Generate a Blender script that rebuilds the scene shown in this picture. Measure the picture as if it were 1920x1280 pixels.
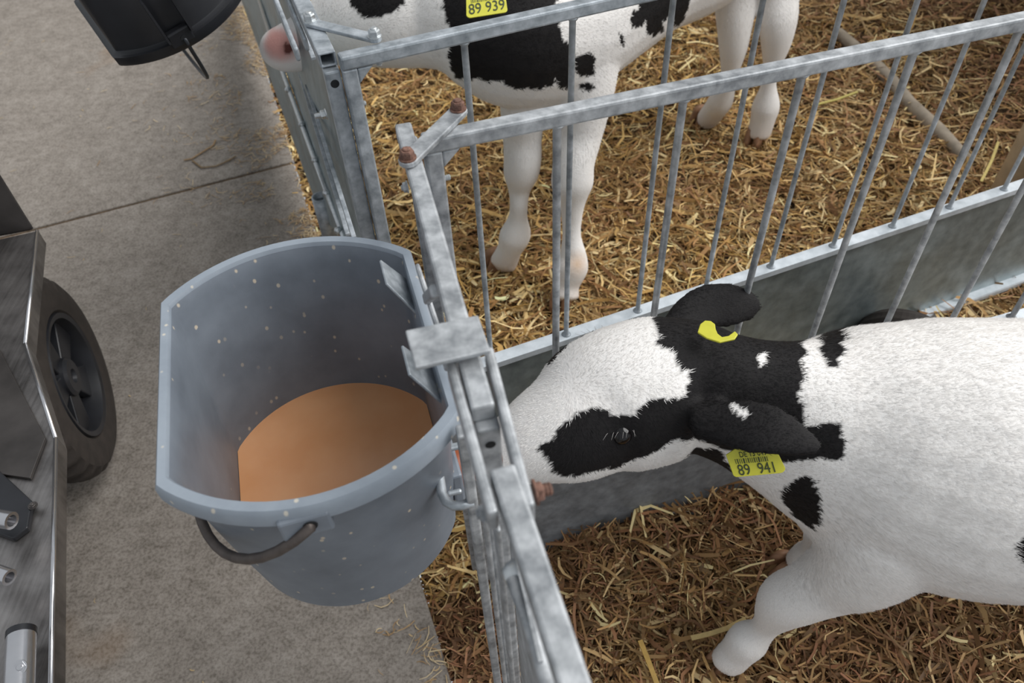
import bpy, bmesh, math, random
import numpy as np
from mathutils import Vector, Matrix, Euler, noise
for o in list(bpy.data.objects): bpy.data.objects.remove(o)
scene = bpy.context.scene
C = bpy.context.collection
random.seed(5); RNG = np.random.default_rng(5)
R_ = math.radians

# ------------------------------------------------------------- camera
CAM_H = 1.5297
cam_d = bpy.data.cameras.new('camera'); cam = bpy.data.objects.new('camera', cam_d); C.objects.link(cam)
cam_d.sensor_width = 36; cam_d.lens = 27.26; cam_d.clip_start = .02
p_, r_ = 0.8219, 0.0546
fwd = Vector((0, math.cos(p_), -math.sin(p_))); rt = Vector((1, 0, 0)); dn = fwd.cross(rt)
r2 = rt*math.cos(r_) + dn*math.sin(r_); d2 = -rt*math.sin(r_) + dn*math.cos(r_)
M = Matrix((r2, -d2, -fwd)).transposed().to_4x4(); M.translation = (0, 0, CAM_H)
cam.matrix_world = M
cam_d.dof.use_dof = True; cam_d.dof.focus_distance = 1.08; cam_d.dof.aperture_fstop = 6.5
scene.camera = cam
# ------------------------------------------------------------- light: overcast sky, barn open on the corridor side
w = bpy.data.worlds.new('sky'); scene.world = w; w.use_nodes = True
bg = w.node_tree.nodes['Background']; bg.inputs[0].default_value = (.90, .95, 1.0, 1); bg.inputs[1].default_value = .45
def sun(name, direction, strength, angle, col=(1, 1, 1)):
    l = bpy.data.lights.new(name, 'SUN'); l.energy = strength; l.angle = R_(angle); l.color = col
    o = bpy.data.objects.new(name, l); C.objects.link(o)
    o.rotation_euler = Vector(direction).to_track_quat('-Z', 'Y').to_euler(); o.location = (0, 0, 5)
sun('soft_daylight', (-1, -.12, -1), 3.1, 58, (1, .985, .96))
scene.view_settings.view_transform = 'Standard'; scene.view_settings.look = 'None'
scene.view_settings.gamma = 1; scene.view_settings.use_curve_mapping = False
scene.view_settings.exposure = 0.22

# ------------------------------------------------------------- materials
def s2l(c):
    return tuple(((v/255)/12.92 if v <= 10 else (((v/255)+.055)/1.055)**2.4) for v in c)
class NT:
    def __init__(s, name):
        s.m = bpy.data.materials.new(name); s.m.use_nodes = True; s.t = s.m.node_tree; s.n = s.t.nodes
        s.b = s.n['Principled BSDF']
    def add(s, t, **k):
        n = s.n.new(t)
        for a, v in k.items():
            if hasattr(n, a): setattr(n, a, v)
            else: n.inputs[a.replace('_', ' ')].default_value = v
        return n
    def link(s, a, b): s.t.links.new(a, b)
    def set(s, **k):
        for a, v in k.items(): s.b.inputs[a.replace('_', ' ')].default_value = v
    def coord(s, scale=(1, 1, 1)):
        c = s.add('ShaderNodeTexCoord'); m = s.add('ShaderNodeMapping'); m.inputs['Scale'].default_value = scale
        s.link(c.outputs['Object'], m.inputs[0]); return m.outputs[0]
    def noise(s, scale, detail=4, rough=.55, co=None):
        n = s.add('ShaderNodeTexNoise'); n.inputs['Scale'].default_value = scale
        n.inputs['Detail'].default_value = detail; n.inputs['Roughness'].default_value = rough
        if co is None: co = s.coord()
        s.link(co, n.inputs['Vector']); return n.outputs[0]
    def ramp(s, fac, stops):
        r = s.add('ShaderNodeValToRGB'); e = r.color_ramp.elements
        while len(e) < len(stops): e.new(.5)
        for el, (p, c) in zip(e, stops): el.position = p; el.color = tuple(c)+(1,) if len(c) == 3 else c
        s.link(fac, r.inputs[0]); return r.outputs[0]
    def mix(s, fac, a, b, mode='MIX'):
        n = s.add('ShaderNodeMix', data_type='RGBA', blend_type=mode)
        for sock, v in ((n.inputs[0], fac), (n.inputs[6], a), (n.inputs[7], b)):
            if hasattr(v, 'links'): s.link(v, sock)
            else: sock.default_value = v if isinstance(v, (int, float)) else tuple(v)+(1,)
        return n.outputs[2]
    def bump(s, h, strength=.3, dist=.002):
        b = s.add('ShaderNodeBump'); b.inputs['Strength'].default_value = strength; b.inputs['Distance'].default_value = dist
        s.link(h, b.inputs['Height']); s.link(b.outputs[0], s.b.inputs['Normal'])
    def col(s, c): s.link(c, s.b.inputs['Base Color'])
    def rough(s, c): s.link(c, s.b.inputs['Roughness'])

def galv(name, lo, hi, metal=.55, rough=.5, scale=55):
    t = NT(name)
    n1 = t.noise(scale, 3, .6); n2 = t.noise(scale*.25, 4, .6); n3 = t.noise(scale*7, 2)
    c = t.ramp(n1, [(.3, lo), (.7, hi)])
    c = t.mix(.45, c, t.ramp(n2, [(.3, lo), (.72, hi)]))
    t.col(c); t.set(Metallic=metal, Roughness=rough)
    t.rough(t.ramp(n2, [(.3, (rough-.12,)*3), (.7, (rough+.15,)*3)]))
    t.bump(n3, .25, .0008); return t.m
M_GALV = galv('galvanised_steel', s2l((128, 136, 142)), s2l((202, 208, 214)))
M_GALVROUGH = galv('hot_dip_galvanised_steel', s2l((118, 122, 126)), s2l((204, 207, 210)), .45, .55, 60)
M_SHEET = galv('galvanised_sheet', s2l((120, 132, 134)), s2l((168, 178, 180)), .6, .42, 30)
M_SHEETROUGH = galv('rough_galvanised_sheet', s2l((112, 116, 120)), s2l((160, 164, 168)), .25, .6, 45)
M_FLANGE = galv('skylit_galvanised_lip', s2l((188, 196, 202)), s2l((226, 232, 238)), .35, .5, 40)  # same steel as the panel; sky reflection painted in as a brighter tone
def plain(name, c, rough=.5, metal=0, nscale=0, var=.1, bump=0, bscale=200):
    t = NT(name); t.set(Roughness=rough, Metallic=metal)
    if nscale:
        a = tuple(max(0, v*(1-var)) for v in c); b = tuple(min(1, v*(1+var)) for v in c)
        t.col(t.ramp(t.noise(nscale, 5), [(.3, a), (.7, b)]))
    else: t.set(Base_Color=tuple(c)+(1,))
    if bump: t.bump(t.noise(bscale, 3), bump, .001)
    return t.m
M_RUST = plain('rusty_bolt', s2l((116, 86, 74)), .75, .15, 180, .5, .5, 500)
M_ZINC = plain('zinc_bolt', s2l((200, 204, 206)), .35, .8, 120, .12)
M_DARK = plain('dark_bore', s2l((24, 26, 28)), .8)
M_PLAST = None
def bucket_plastic(name, base, light, speck, rough=.42):
    t = NT(name); n = t.noise(9, 6, .6); c = t.ramp(n, [(.3, base), (.75, light)])
    # scuffs and dried milk splashes
    v = t.add('ShaderNodeTexVoronoi'); v.inputs['Scale'].default_value = 70
    t.link(t.coord((1, 1, .7)), v.inputs['Vector'])
    keep = t.ramp(t.noise(7, 2, .5), [(.36, (0, 0, 0)), (.5, (1, 1, 1))])
    dot = t.ramp(v.outputs['Distance'], [(.11, (1, 1, 1)), (.18, (0, 0, 0))])
    rnd = t.add('ShaderNodeSeparateColor'); t.link(v.outputs['Color'], rnd.inputs[0])
    sel = t.ramp(rnd.outputs[0], [(.45, (0, 0, 0)), (.5, (1, 1, 1))])
    f = t.mix(1.0, t.mix(1.0, dot, keep, 'MULTIPLY'), sel, 'MULTIPLY')
    g = t.add('ShaderNodeNewGeometry'); wear = t.ramp(g.outputs['Pointiness'], [(.515, (0, 0, 0)), (.56, (1, 1, 1))])
    c = t.mix(t.mix(1.0, wear, t.noise(40, 4, .6), 'MULTIPLY'), c, light)
    c = t.mix(f, c, speck); t.col(c); t.set(Roughness=rough)
    t.bump(t.noise(60, 5), .12, .001); return t.m
M_PLAST = bucket_plastic('grey_bucket_plastic', s2l((97, 104, 113)), s2l((130, 138, 148)), s2l((196, 184, 166)))
M_RIM = bucket_plastic('worn_bucket_rim', s2l((114, 123, 134)), s2l((150, 159, 169)), s2l((196, 190, 178)))
M_BLACKP = plain('black_plastic', s2l((34, 35, 39)), .38, 0, 14, .3, .15, 90)
M_MILK = None
t = NT('milk_replacer'); t.col(t.ramp(t.noise(14, 3), [(.35, s2l((214, 152, 104))), (.7, s2l((222, 164, 118)))])); t.set(Roughness=.22)
t.b.inputs['Subsurface Weight'].default_value = .15; t.b.inputs['Subsurface Radius'].default_value = (.01, .006, .003); M_MILK = t.m
M_TEAT = plain('rubber_teat', s2l((138, 70, 38)), .5, 0, 30, .15)
M_RUBBER = plain('tyre_rubber', s2l((52, 46, 42)), .8, 0, 40, .25, .4, 120)
M_STAIN = None
t = NT('brushed_stainless'); n = t.noise(9, 6, .6); n2 = t.noise(3, 3, .5, t.coord((60, 4, 4)))
t.col(t.mix(.5, t.ramp(n, [(.36, s2l((56, 54, 54))), (.66, s2l((176, 172, 170)))]), t.ramp(n2, [(.3, s2l((110, 106, 104))), (.7, s2l((160, 156, 154)))])))
t.set(Metallic=.85, Roughness=.38); t.bump(n2, .12, .0006); M_STAIN = t.m
M_STAINDK = plain('dull_stainless', s2l((88, 84, 82)), .45, .7, 9, .35)
M_POLISH = plain('polished_steel', s2l((205, 205, 208)), .22, .9, 20, .1)
M_WIRE = plain('worn_wire_handle', s2l((92, 84, 80)), .5, .5, 60, .25)
M_WIREDK = plain('dark_wire_handle', s2l((66, 68, 72)), .4, .7)
M_TAG = plain('yellow_ear_tag', s2l((198, 194, 58)), .4, 0, 60, .06)
M_PRINT = plain('tag_print', s2l((52, 62, 34)), .6)
M_HOOF = plain('hoof', s2l((150, 112, 84)), .6, 0, 60, .25)
M_EYE = plain('eye', s2l((14, 11, 12)), .08)
M_WOOD = plain('weathered_pole', s2l((158, 146, 130)), .8, 0, 24, .22, .3, 80)
M_BOARD = plain('weathered_board', s2l((206, 190, 166)), .8, 0, 18, .15, .3, 80)
def vcol(name, rough=.7, spec=.3, bumpn=None, trans=0):
    t = NT(name); a = t.add('ShaderNodeAttribute'); a.attribute_name = 'Col'
    t.col(a.outputs['Color']); t.set(Roughness=rough); t.b.inputs['Specular IOR Level'].default_value = spec
    if bumpn: t.bump(t.noise(bumpn, 4), .4, .002)
    return t
M_COAT = vcol('calf_coat', .75, .25, 260).m
M_FUR = vcol('calf_fur', .6, .25).m
M_STRAW = vcol('straw', .6, .3).m
t = NT('concrete')
co = t.coord()
n1 = t.noise(1.6, 8, .65, co); n2 = t.noise(11, 10, .72, co); n3 = t.noise(150, 4, .65, co); n4 = t.noise(42, 5, .65, co)
c = t.ramp(n1, [(.34, s2l((114, 105, 96))), (.5, s2l((130, 122, 113))), (.66, s2l((143, 136, 128)))])
c = t.mix(.68, c, t.ramp(n2, [(.36, s2l((82, 73, 64))), (.5, s2l((128, 119, 110))), (.62, s2l((166, 158, 150)))]))
c = t.mix(.4, c, t.ramp(n4, [(.38, s2l((96, 88, 80))), (.58, s2l((160, 152, 144)))]))
c = t.mix(.4, c, t.ramp(n3, [(.38, s2l((82, 75, 68))), (.56, s2l((156, 149, 141)))]))
stain = t.ramp(t.noise(2.6, 2, .5, co), [(.66, (0, 0, 0)), (.74, (1, 1, 1))])
c = t.mix(t.mix(1.0, stain, (.35, .35, .35), 'MULTIPLY'), c, s2l((128, 96, 60)))
t.col(c); t.set(Roughness=.85); t.bump(n3, .28, .0015); M_CONC = t.m
M_JOINT = plain('joint_dirt', s2l((84, 66, 46)), .95, 0, 40, .4, .5, 120)
t = NT('bedding_soil'); n = t.noise(30, 6, .7); t.col(t.ramp(n, [(.3, s2l((42, 30, 20))), (.7, s2l((104, 78, 46)))])); t.set(Roughness=.9); t.bump(n, .8, .01); M_SOIL = t.m

# ------------------------------------------------------------- mesh helpers
def link(name, me, mat=None, parent=None, smooth=False):
    o = bpy.data.objects.new(name, me); C.objects.link(o)
    if mat: me.materials.append(mat)
    if parent is not None: o.parent = parent; o.matrix_parent_inverse = parent.matrix_world.inverted()
    if smooth:
        me.polygons.foreach_set('use_smooth', [True]*len(me.polygons))
    return o
def obj(name, bm, mat, parent=None, smooth=False, bevel=0):
    me = bpy.data.meshes.new(name); bm.to_mesh(me); bm.free()
    o = link(name, me, mat, parent, smooth)
    if bevel:
        b = o.modifiers.new('bevel', 'BEVEL'); b.width = bevel; b.segments = 2; b.limit_method = 'ANGLE'
    return o
def thing(name, label, cat, loc=(0, 0, 0), group=None):
    o = bpy.data.objects.new(name, None); C.objects.link(o); o.location = loc; o.empty_display_size = .05
    o['label'] = label; o['category'] = cat
    if group: o['group'] = group
    bpy.context.view_layer.update(); return o
def tag(o, label=None, cat=None, group=None, kind=None):
    for k, v in (('label', label), ('category', cat), ('group', group), ('kind', kind)):
        if v: o[k] = v
    return o
V = Vector
def frame(d, up=V((0, 0, 1))):
    d = V(d).normalized(); u = V(up)
    if abs(d.dot(u)) > .98: u = V((0, 1, 0)) if abs(d.y) < .9 else V((1, 0, 0))
    s = d.cross(u).normalized(); u = s.cross(d).normalized(); return d, s, u
def bar(bm, a, b, wx, wz, up=(0, 0, 1), hollow=0):
    """square tube/flat bar from a to b, wx across, wz along up"""
    a, b = V(a), V(b); d, s, u = frame(b-a, V(up))
    vs = [bm.verts.new(p + s*sx*wx/2 + u*sz*wz/2) for p in (a, b) for sx, sz in ((-1, -1), (1, -1), (1, 1), (-1, 1))]
    if not hollow: bm.faces.new(vs[3::-1]); bm.faces.new(vs[4:])
    for i in range(4): bm.faces.new((vs[i], vs[(i+1) % 4], vs[4+(i+1) % 4], vs[4+i]))
    if hollow:
        t_ = hollow
        vi = [bm.verts.new(p + s*sx*(wx/2-t_) + u*sz*(wz/2-t_)) for p in (a, b) for sx, sz in ((-1, -1), (1, -1), (1, 1), (-1, 1))]
        for i in range(4):
            j = (i+1) % 4
            bm.faces.new((vi[4+i], vi[4+j], vi[j], vi[i]))
            bm.faces.new((vs[j], vs[i], vi[i], vi[j])); bm.faces.new((vs[4+i], vs[4+j], vi[4+j], vi[4+i]))
def rod(bm, pts, r, n=10, caps=True, closed=False):
    pts = [V(p) for p in pts]; rr = r if isinstance(r, (list, tuple)) else [r]*len(pts)
    rings = []; prev = None
    for i, p in enumerate(pts):
        t_ = (pts[min(i+1, len(pts)-1)] - pts[max(i-1, 0)])
        d, s, u = frame(t_)
        if prev is not None:
            s = (prev - d*prev.dot(d))
            if s.length < 1e-5: s = frame(d)[1]
            s.normalize(); u = s.cross(d)
        prev = s
        rings.append([bm.verts.new(p + (s*math.cos(2*math.pi*k/n) + u*math.sin(2*math.pi*k/n))*rr[i]) for k in range(n)])
    for a, b in zip(rings, rings[1:]):
        for k in range(n): bm.faces.new((a[k], a[(k+1) % n], b[(k+1) % n], b[k]))
    if caps: bm.faces.new(rings[0][::-1]); bm.faces.new(rings[-1])
def tube(bm, a, b, ro, ri, n=20):
    d, s, u = frame(V(b)-V(a)); R = []
    for p, r in ((V(a), ri), (V(a), ro), (V(b), ro), (V(b), ri)):
        R.append([bm.verts.new(p + (s*math.cos(2*math.pi*k/n)+u*math.sin(2*math.pi*k/n))*r) for k in range(n)])
    for i in range(4):
        A, B = R[i], R[(i+1) % 4]
        for k in range(n): bm.faces.new((A[k], A[(k+1) % n], B[(k+1) % n], B[k]))
def prism(bm, poly, z0, z1):
    """closed polygon (x,y) between heights"""
    lo = [bm.verts.new((x, y, z0)) for x, y in poly]; hi = [bm.verts.new((x, y, z1)) for x, y in poly]
    n = len(poly); bm.faces.new(lo[::-1]); bm.faces.new(hi)
    for i in range(n): bm.faces.new((lo[i], lo[(i+1) % n], hi[(i+1) % n], hi[i]))
def plate(bm, pts, nrm, th):
    """planar polygon with thickness"""
    n = V(nrm).normalized()*th; a = [bm.verts.new(V(p)) for p in pts]; b = [bm.verts.new(V(p)+n) for p in pts]
    k = len(pts); bm.faces.new(a[::-1]); bm.faces.new(b)
    for i in range(k): bm.faces.new((a[i], a[(i+1) % k], b[(i+1) % k], b[i]))
def fixn(bm): bmesh.ops.recalc_face_normals(bm, faces=bm.faces[:]); return bm
def hexbolt(parent, p, d, r=.0085, h=.009, mat=None, washer=True, shank=0, name='bolt'):
    bm = bmesh.new(); p = V(p); d = V(d).normalized()
    if washer: rod(bm, [p, p+d*.0016], r*1.22, 20)
    rod(bm, [p+d*.0012, p+d*.0022, p+d*h*.8, p+d*h], [r*.96, r, r, r*.86], 6)
    rod(bm, [p+d*h*.9, p+d*(h+.0012+shank), p+d*(h+.002+shank)], [r*.55, r*.55, r*.42], 12)
    if shank: 
        k = 0
        while k < shank: rod(bm, [p+d*(h+k), p+d*(h+k+.0012)], r*.62, 12); k += .0024
    fixn(bm); return obj(name, bm, mat or M_ZINC, parent)

# ------------------------------------------------------------- setting
ANG2, ANG1 = 20.1, 15.2
def curb(y): return -.231 - .322*(y-.785)
def div1_y(x): return .7604 + math.tan(R_(ANG1))*(x-.0632)
def joint_y(x): return 2.276 + .376*(x+.849)
# two concrete slabs that meet at the open joint
floor = thing('floor', '', '', (0, 0, 0)); del floor['label']; del floor['category']; floor['kind'] = 'structure'
bm = bmesh.new(); prism(bm, [(-4, -1.6), (curb(-1.6), -1.6), (curb(joint_y(-.70)-.006), joint_y(-.70)-.006), (-4, joint_y(-4)-.006)], -.12, 0)
obj('floor_slab', fixn(bm), M_CONC, floor, bevel=.004)
bm = bmesh.new(); prism(bm, [(-4, joint_y(-4)+.006), (curb(joint_y(-.70)+.006), joint_y(-.70)+.006), (curb(6.5), 6.5), (-4, 6.5)], -.12, 0)
obj('floor_slab', fixn(bm), M_CONC, floor, bevel=.004)
bm = bmesh.new(); prism(bm, [(-4, joint_y(-4)-.03), (curb(2.3)-.01, joint_y(-.72)-.03), (curb(2.36)-.01, joint_y(-.72)+.03), (-4, joint_y(-4)+.03)], -.11, -.005)
obj('joint_filling', fixn(bm), M_JOINT, floor)

bm = bmesh.new(); prism(bm, [(2.75, 2.0), (2.85, 2.0), (2.85, 6.6), (2.75, 6.6)], -.1, 2.0); o = obj('added_shade_wall', fixn(bm), M_BOARD); o['kind'] = 'structure'  # unseen wall, added to shade the straw in the far right corner
bm = bmesh.new(); prism(bm, [(-4, 6.5), (2.75, 6.5), (2.75, 6.6), (-4, 6.6)], -.1, 3.0); o = obj('added_back_wall', fixn(bm), M_BOARD); o['kind'] = 'structure'  # unseen wall, added behind the pens
def straw_h(x, y):
    d = x - curb(y)
    base = -.03 + .085*min(max(d/.30, 0), 1)
    dd = y - div1_y(x)
    if dd < .02 and x > -.1: base += .075*math.exp(-(dd/.13)**2)*min(1, (x+.1)/.2)
    return base + .022*noise.noise(V((x*3.1, y*3.1, 1))) + .010*noise.noise(V((x*9, y*9, 4)))
def build_ground():
    xs = np.linspace(-1.6, 4.2, 120); ys = np.linspace(-.6, 6.4, 140); vs = []; fs = []
    for j, y in enumerate(ys):
        for i, x in enumerate(xs):
            xx = curb(y)+.005 + (x+1.6)*(4.2-curb(y))/5.8
            vs.append((xx, y, straw_h(xx, y)-.012))
    n = len(xs)
    for j in range(len(ys)-1):
        for i in range(n-1): a = j*n+i; fs.append((a, a+1, a+n+1, a+n))
    me = bpy.data.meshes.new('bedding_ground'); me.from_pydata(vs, [], fs)
    o = link('bedding_ground', me, M_SOIL, None, True); o['kind'] = 'structure'; return o
build_ground()
PAL2 = np.array([s2l(c) for c in ((196, 162, 98), (176, 140, 80), (156, 120, 70), (216, 188, 130), (136, 102, 60), (186, 154, 104), (112, 82, 50), (158, 118, 72), (228, 206, 156), (140, 112, 66))])
PAL1 = np.array([s2l(c) for c in ((154, 114, 78), (130, 94, 64), (106, 76, 52), (180, 142, 98), (148, 102, 74), (96, 68, 48), (168, 122, 90), (120, 86, 58), (206, 172, 122), (140, 108, 72))])
def strips(name, pos, yaw, tilt, L, W, bend, cols, mat, roll=None, zlift=0):
    """bulk of flat bent strips, 3 segments each, one mesh"""
    n = len(pos); dx = np.stack([np.cos(yaw)*np.cos(tilt), np.sin(yaw)*np.cos(tilt), np.sin(tilt)], 1)
    side = np.stack([-np.sin(yaw), np.cos(yaw), np.zeros(n)], 1)
    nrm = np.cross(dx, side)
    if roll is None: roll = RNG.normal(0, .5, n)
    s2 = side*np.cos(roll)[:, None] + nrm*np.sin(roll)[:, None]
    T = np.array([-.5, -.17, .17, .5]); vs = np.empty((n, 8, 3))
    for k, t_ in enumerate(T):
        c = pos + dx*(L*t_)[:, None] + side*(bend*L*(t_*t_*4-.5))[:, None]*.5 + np.array([0, 0, 1])*((-(t_*t_)*.25+.02)*L*RNG.random(n)*.6)[:, None]
        wd = W*(.75 if k in (0, 3) else 1)
        vs[:, 2*k] = c - s2*(wd/2)[:, None]; vs[:, 2*k+1] = c + s2*(wd/2)[:, None]
    V_ = vs.reshape(-1, 3); b = (np.arange(n)*8)[:, None]
    F = np.concatenate([b+np.array([2*k, 2*k+1, 2*k+3, 2*k+2]) for k in range(3)], 1).reshape(-1, 4)
    return mesh_np(name, V_, F, np.repeat(cols, 8, 0), mat)
def mesh_np(name, verts, quads, cols, mat, parent=None):
    me = bpy.data.meshes.new(name); k = quads.shape[1]
    me.vertices.add(len(verts)); me.vertices.foreach_set('co', verts.astype(np.float32).ravel())
    me.loops.add(quads.size); me.loops.foreach_set('vertex_index', quads.astype(np.int32).ravel())
    me.polygons.add(len(quads)); me.polygons.foreach_set('loop_start', np.arange(0, quads.size, k, dtype=np.int32))
    me.update(calc_edges=True)
    a = me.color_attributes.new('Col', 'FLOAT_COLOR', 'POINT')
    a.data.foreach_set('color', np.concatenate([cols, np.ones((len(cols), 1))], 1).astype(np.float32).ravel())
    return link(name, me, mat, parent)
def build_straw():
    N = 84000
    # more strands close by, where they show large
    u = RNG.random(N); y = .12 + 4.6*u**1.35; x = np.empty(N)
    lo = curb(y)-.01; hi = .95 + .62*y
    hi = np.minimum(hi, 2.70); x = lo + (hi-lo)*RNG.random(N)
    z = np.array([straw_h(a, b) for a, b in zip(x, y)])
    pen1 = y < div1_y(x) + .02
    z += RNG.random(N)**1.5*.035 - .006
    edge = x - lo; hit = (np.abs(y-div1_y(x)) < .012) & (x > -.05); z = np.where(hit, z-.03, z); z = np.where(edge < .08, np.minimum(z, .006), z)
    L = np.clip(RNG.lognormal(math.log(.070), .5, N), .015, .20); W = np.clip(RNG.lognormal(math.log(.0044), .48, N), .0013, .0125)
    L = np.where(pen1, L*.75, L); W = np.where(pen1, W*.82, W)
    L = np.where(edge < .12, np.minimum(L, .07), L)
    yaw = RNG.random(N)*2*math.pi; tilt = RNG.normal(0, .22, N)
    # patches of cleaner and dirtier bedding, plus shade painted in toward the far right
    pn = np.array([noise.noise(V((a*2.3, b*2.3, 9))) for a, b in zip(x, y)])
    k = RNG.integers(0, len(PAL2), N); c2 = PAL2[k]; c1 = PAL1[k]
    dirt_and_shade = np.clip(.15 + .45*pn + np.where(pen1, .62, 0) + np.clip((x-.9)*.7, 0, .7), 0, 1)[:, None]
    cols = (c2*(1-dirt_and_shade) + c1*dirt_and_shade)*(1-.35*np.clip((x-1.0)*.8, 0, 1))[:, None]
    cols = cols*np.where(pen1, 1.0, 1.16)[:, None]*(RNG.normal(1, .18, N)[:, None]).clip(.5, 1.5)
    hi_ = RNG.random(N) < .03; cols[hi_] = s2l((236, 216, 160))
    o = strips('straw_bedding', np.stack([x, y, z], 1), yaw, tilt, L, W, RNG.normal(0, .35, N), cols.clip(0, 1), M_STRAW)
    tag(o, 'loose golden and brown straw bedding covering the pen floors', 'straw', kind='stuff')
build_straw()
def build_chaff():
    n = 22000; u = RNG.random(n); y = .12 + 3.6*u**1.3; lo = curb(y)+.02; x = lo + (np.minimum(.95+.62*y, 2.7)-lo)*RNG.random(n)
    z = np.array([straw_h(a, b) for a, b in zip(x, y)]) + .004 + .026*RNG.random(n); hit = np.abs(y-div1_y(x)) < .015; z = np.where(hit, z-.04, z)
    k = RNG.integers(0, len(PAL1), n); m = (y < div1_y(x))[:, None]; cols = np.where(m, PAL1[k], PAL2[k % len(PAL2)]*.95)*RNG.normal(1, .2, n).clip(.5, 1.5)[:, None]
    o = strips('straw_chaff', np.stack([x, y, z], 1), RNG.random(n)*6.28, RNG.normal(0, .4, n), RNG.uniform(.008, .030, n), RNG.uniform(.0014, .0040, n), RNG.normal(0, .5, n), cols.clip(0, 1), M_STRAW)
    tag(o, 'finely chopped straw chaff lying among the longer straw', 'straw', kind='stuff')
build_chaff()
def build_loose():
    n = 4600
    y = .5 + 3.6*RNG.random(n)**.75; d = RNG.exponential(.05, n)*np.where(y > 2.1, 2.2, .8); x = curb(y) - d + .01
    keep = np.array([noise.noise(V((a*5, b*5, 3))) for a, b in zip(x, y)]) > -.05; x, y = x[keep], y[keep]; n = len(x)
    L = RNG.uniform(.008, .045, n); W = RNG.uniform(.0010, .0032, n)
    cols = np.array([s2l(c) for c in ((184, 160, 122), (166, 138, 102), (150, 122, 88), (200, 180, 146))])[RNG.integers(0, 4, n)]
    o = strips('scattered_straw', np.stack([x, y, .003+.004*RNG.random(n)], 1), RNG.random(n)*6.28, RNG.normal(0, .06, n), L, W, RNG.normal(0, .3, n), cols, M_STRAW, np.zeros(n))
    tag(o, 'short bits of straw scattered on the concrete along the pen edge', 'straw', kind='stuff')
    n = 60
    y = .5 + 3*RNG.random(n); x = curb(y) - .12 - 1.2*RNG.random(n)
    cols = np.tile(np.array(s2l((190, 166, 122))), (n, 1))
    o = strips('straw_crumbs', np.stack([x, y, np.full(n, .003)], 1), RNG.random(n)*6.28, np.zeros(n), RNG.uniform(.008, .03, n), RNG.uniform(.001, .0025, n), RNG.normal(0, .3, n), cols, M_STRAW, np.zeros(n))
    tag(o, 'few stray straw crumbs lying out on the grey concrete', 'straw', kind='stuff')
build_loose()
def stalk(label, pts, w, col, name='straw_stalk', group=None, flat=True):
    bm = bmesh.new(); pts = [V(p) for p in pts]
    for a, b in zip(pts, pts[1:]): bar(bm, a, b, w, w*.35)
    t = plain('stalk_'+name, s2l(col), .55, 0, 120, .12)
    o = obj(name, fixn(bm), t); tag(o, label, 'straw stalk', group); return o
stalk('thick ringed yellow straw stalk pointing at the white calf front hoof', [(0.2966,0.5539,0.1150), (0.3303,0.5587,0.1180), (0.3628,0.5659,0.1200), (0.4013,0.5809,0.1220)], .0085, (204, 178, 120))
stalk('bright yellow split straw between the front rail and the calf leg', [(0.2041,0.5570,0.1100), (0.2154,0.5150,0.1050), (0.2238,0.4819,0.1000)], .009, (186, 150, 78))
stalk('straight pale yellow stalk lying in the back of the pen', [(1.0816,2.3548,0.1000), (1.1632,2.3813,0.1000), (1.2385,2.4056,0.1100)], .009, (196, 182, 104))
stalk('thin yellow upright stalk near the right frame edge behind panel', [(1.4318,1.8783,0.1000), (1.4908,1.9547,0.1200), (1.5208,2.0043,0.1500)], .008, (206, 186, 110))
stalk('bent dry brown plant stem lying on the concrete', [(-1.1188,2.3730,0.0060), (-1.0924,2.3803,0.0060), (-1.0610,2.4240,0.0060), (-1.0344,2.4588,0.0060), (-1.0330,2.4902,0.0080)], .006, (146, 118, 82), 'dry_stem')
stalk('curved dark stem on the concrete beside the bent one', [(-1.0899,2.3702,0.0060), (-1.0445,2.3205,0.0060), (-0.9955,2.3255,0.0060), (-0.9556,2.3574,0.0060), (-0.9382,2.3821,0.0060)], .0055, (120, 98, 66), 'dry_stem')
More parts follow.
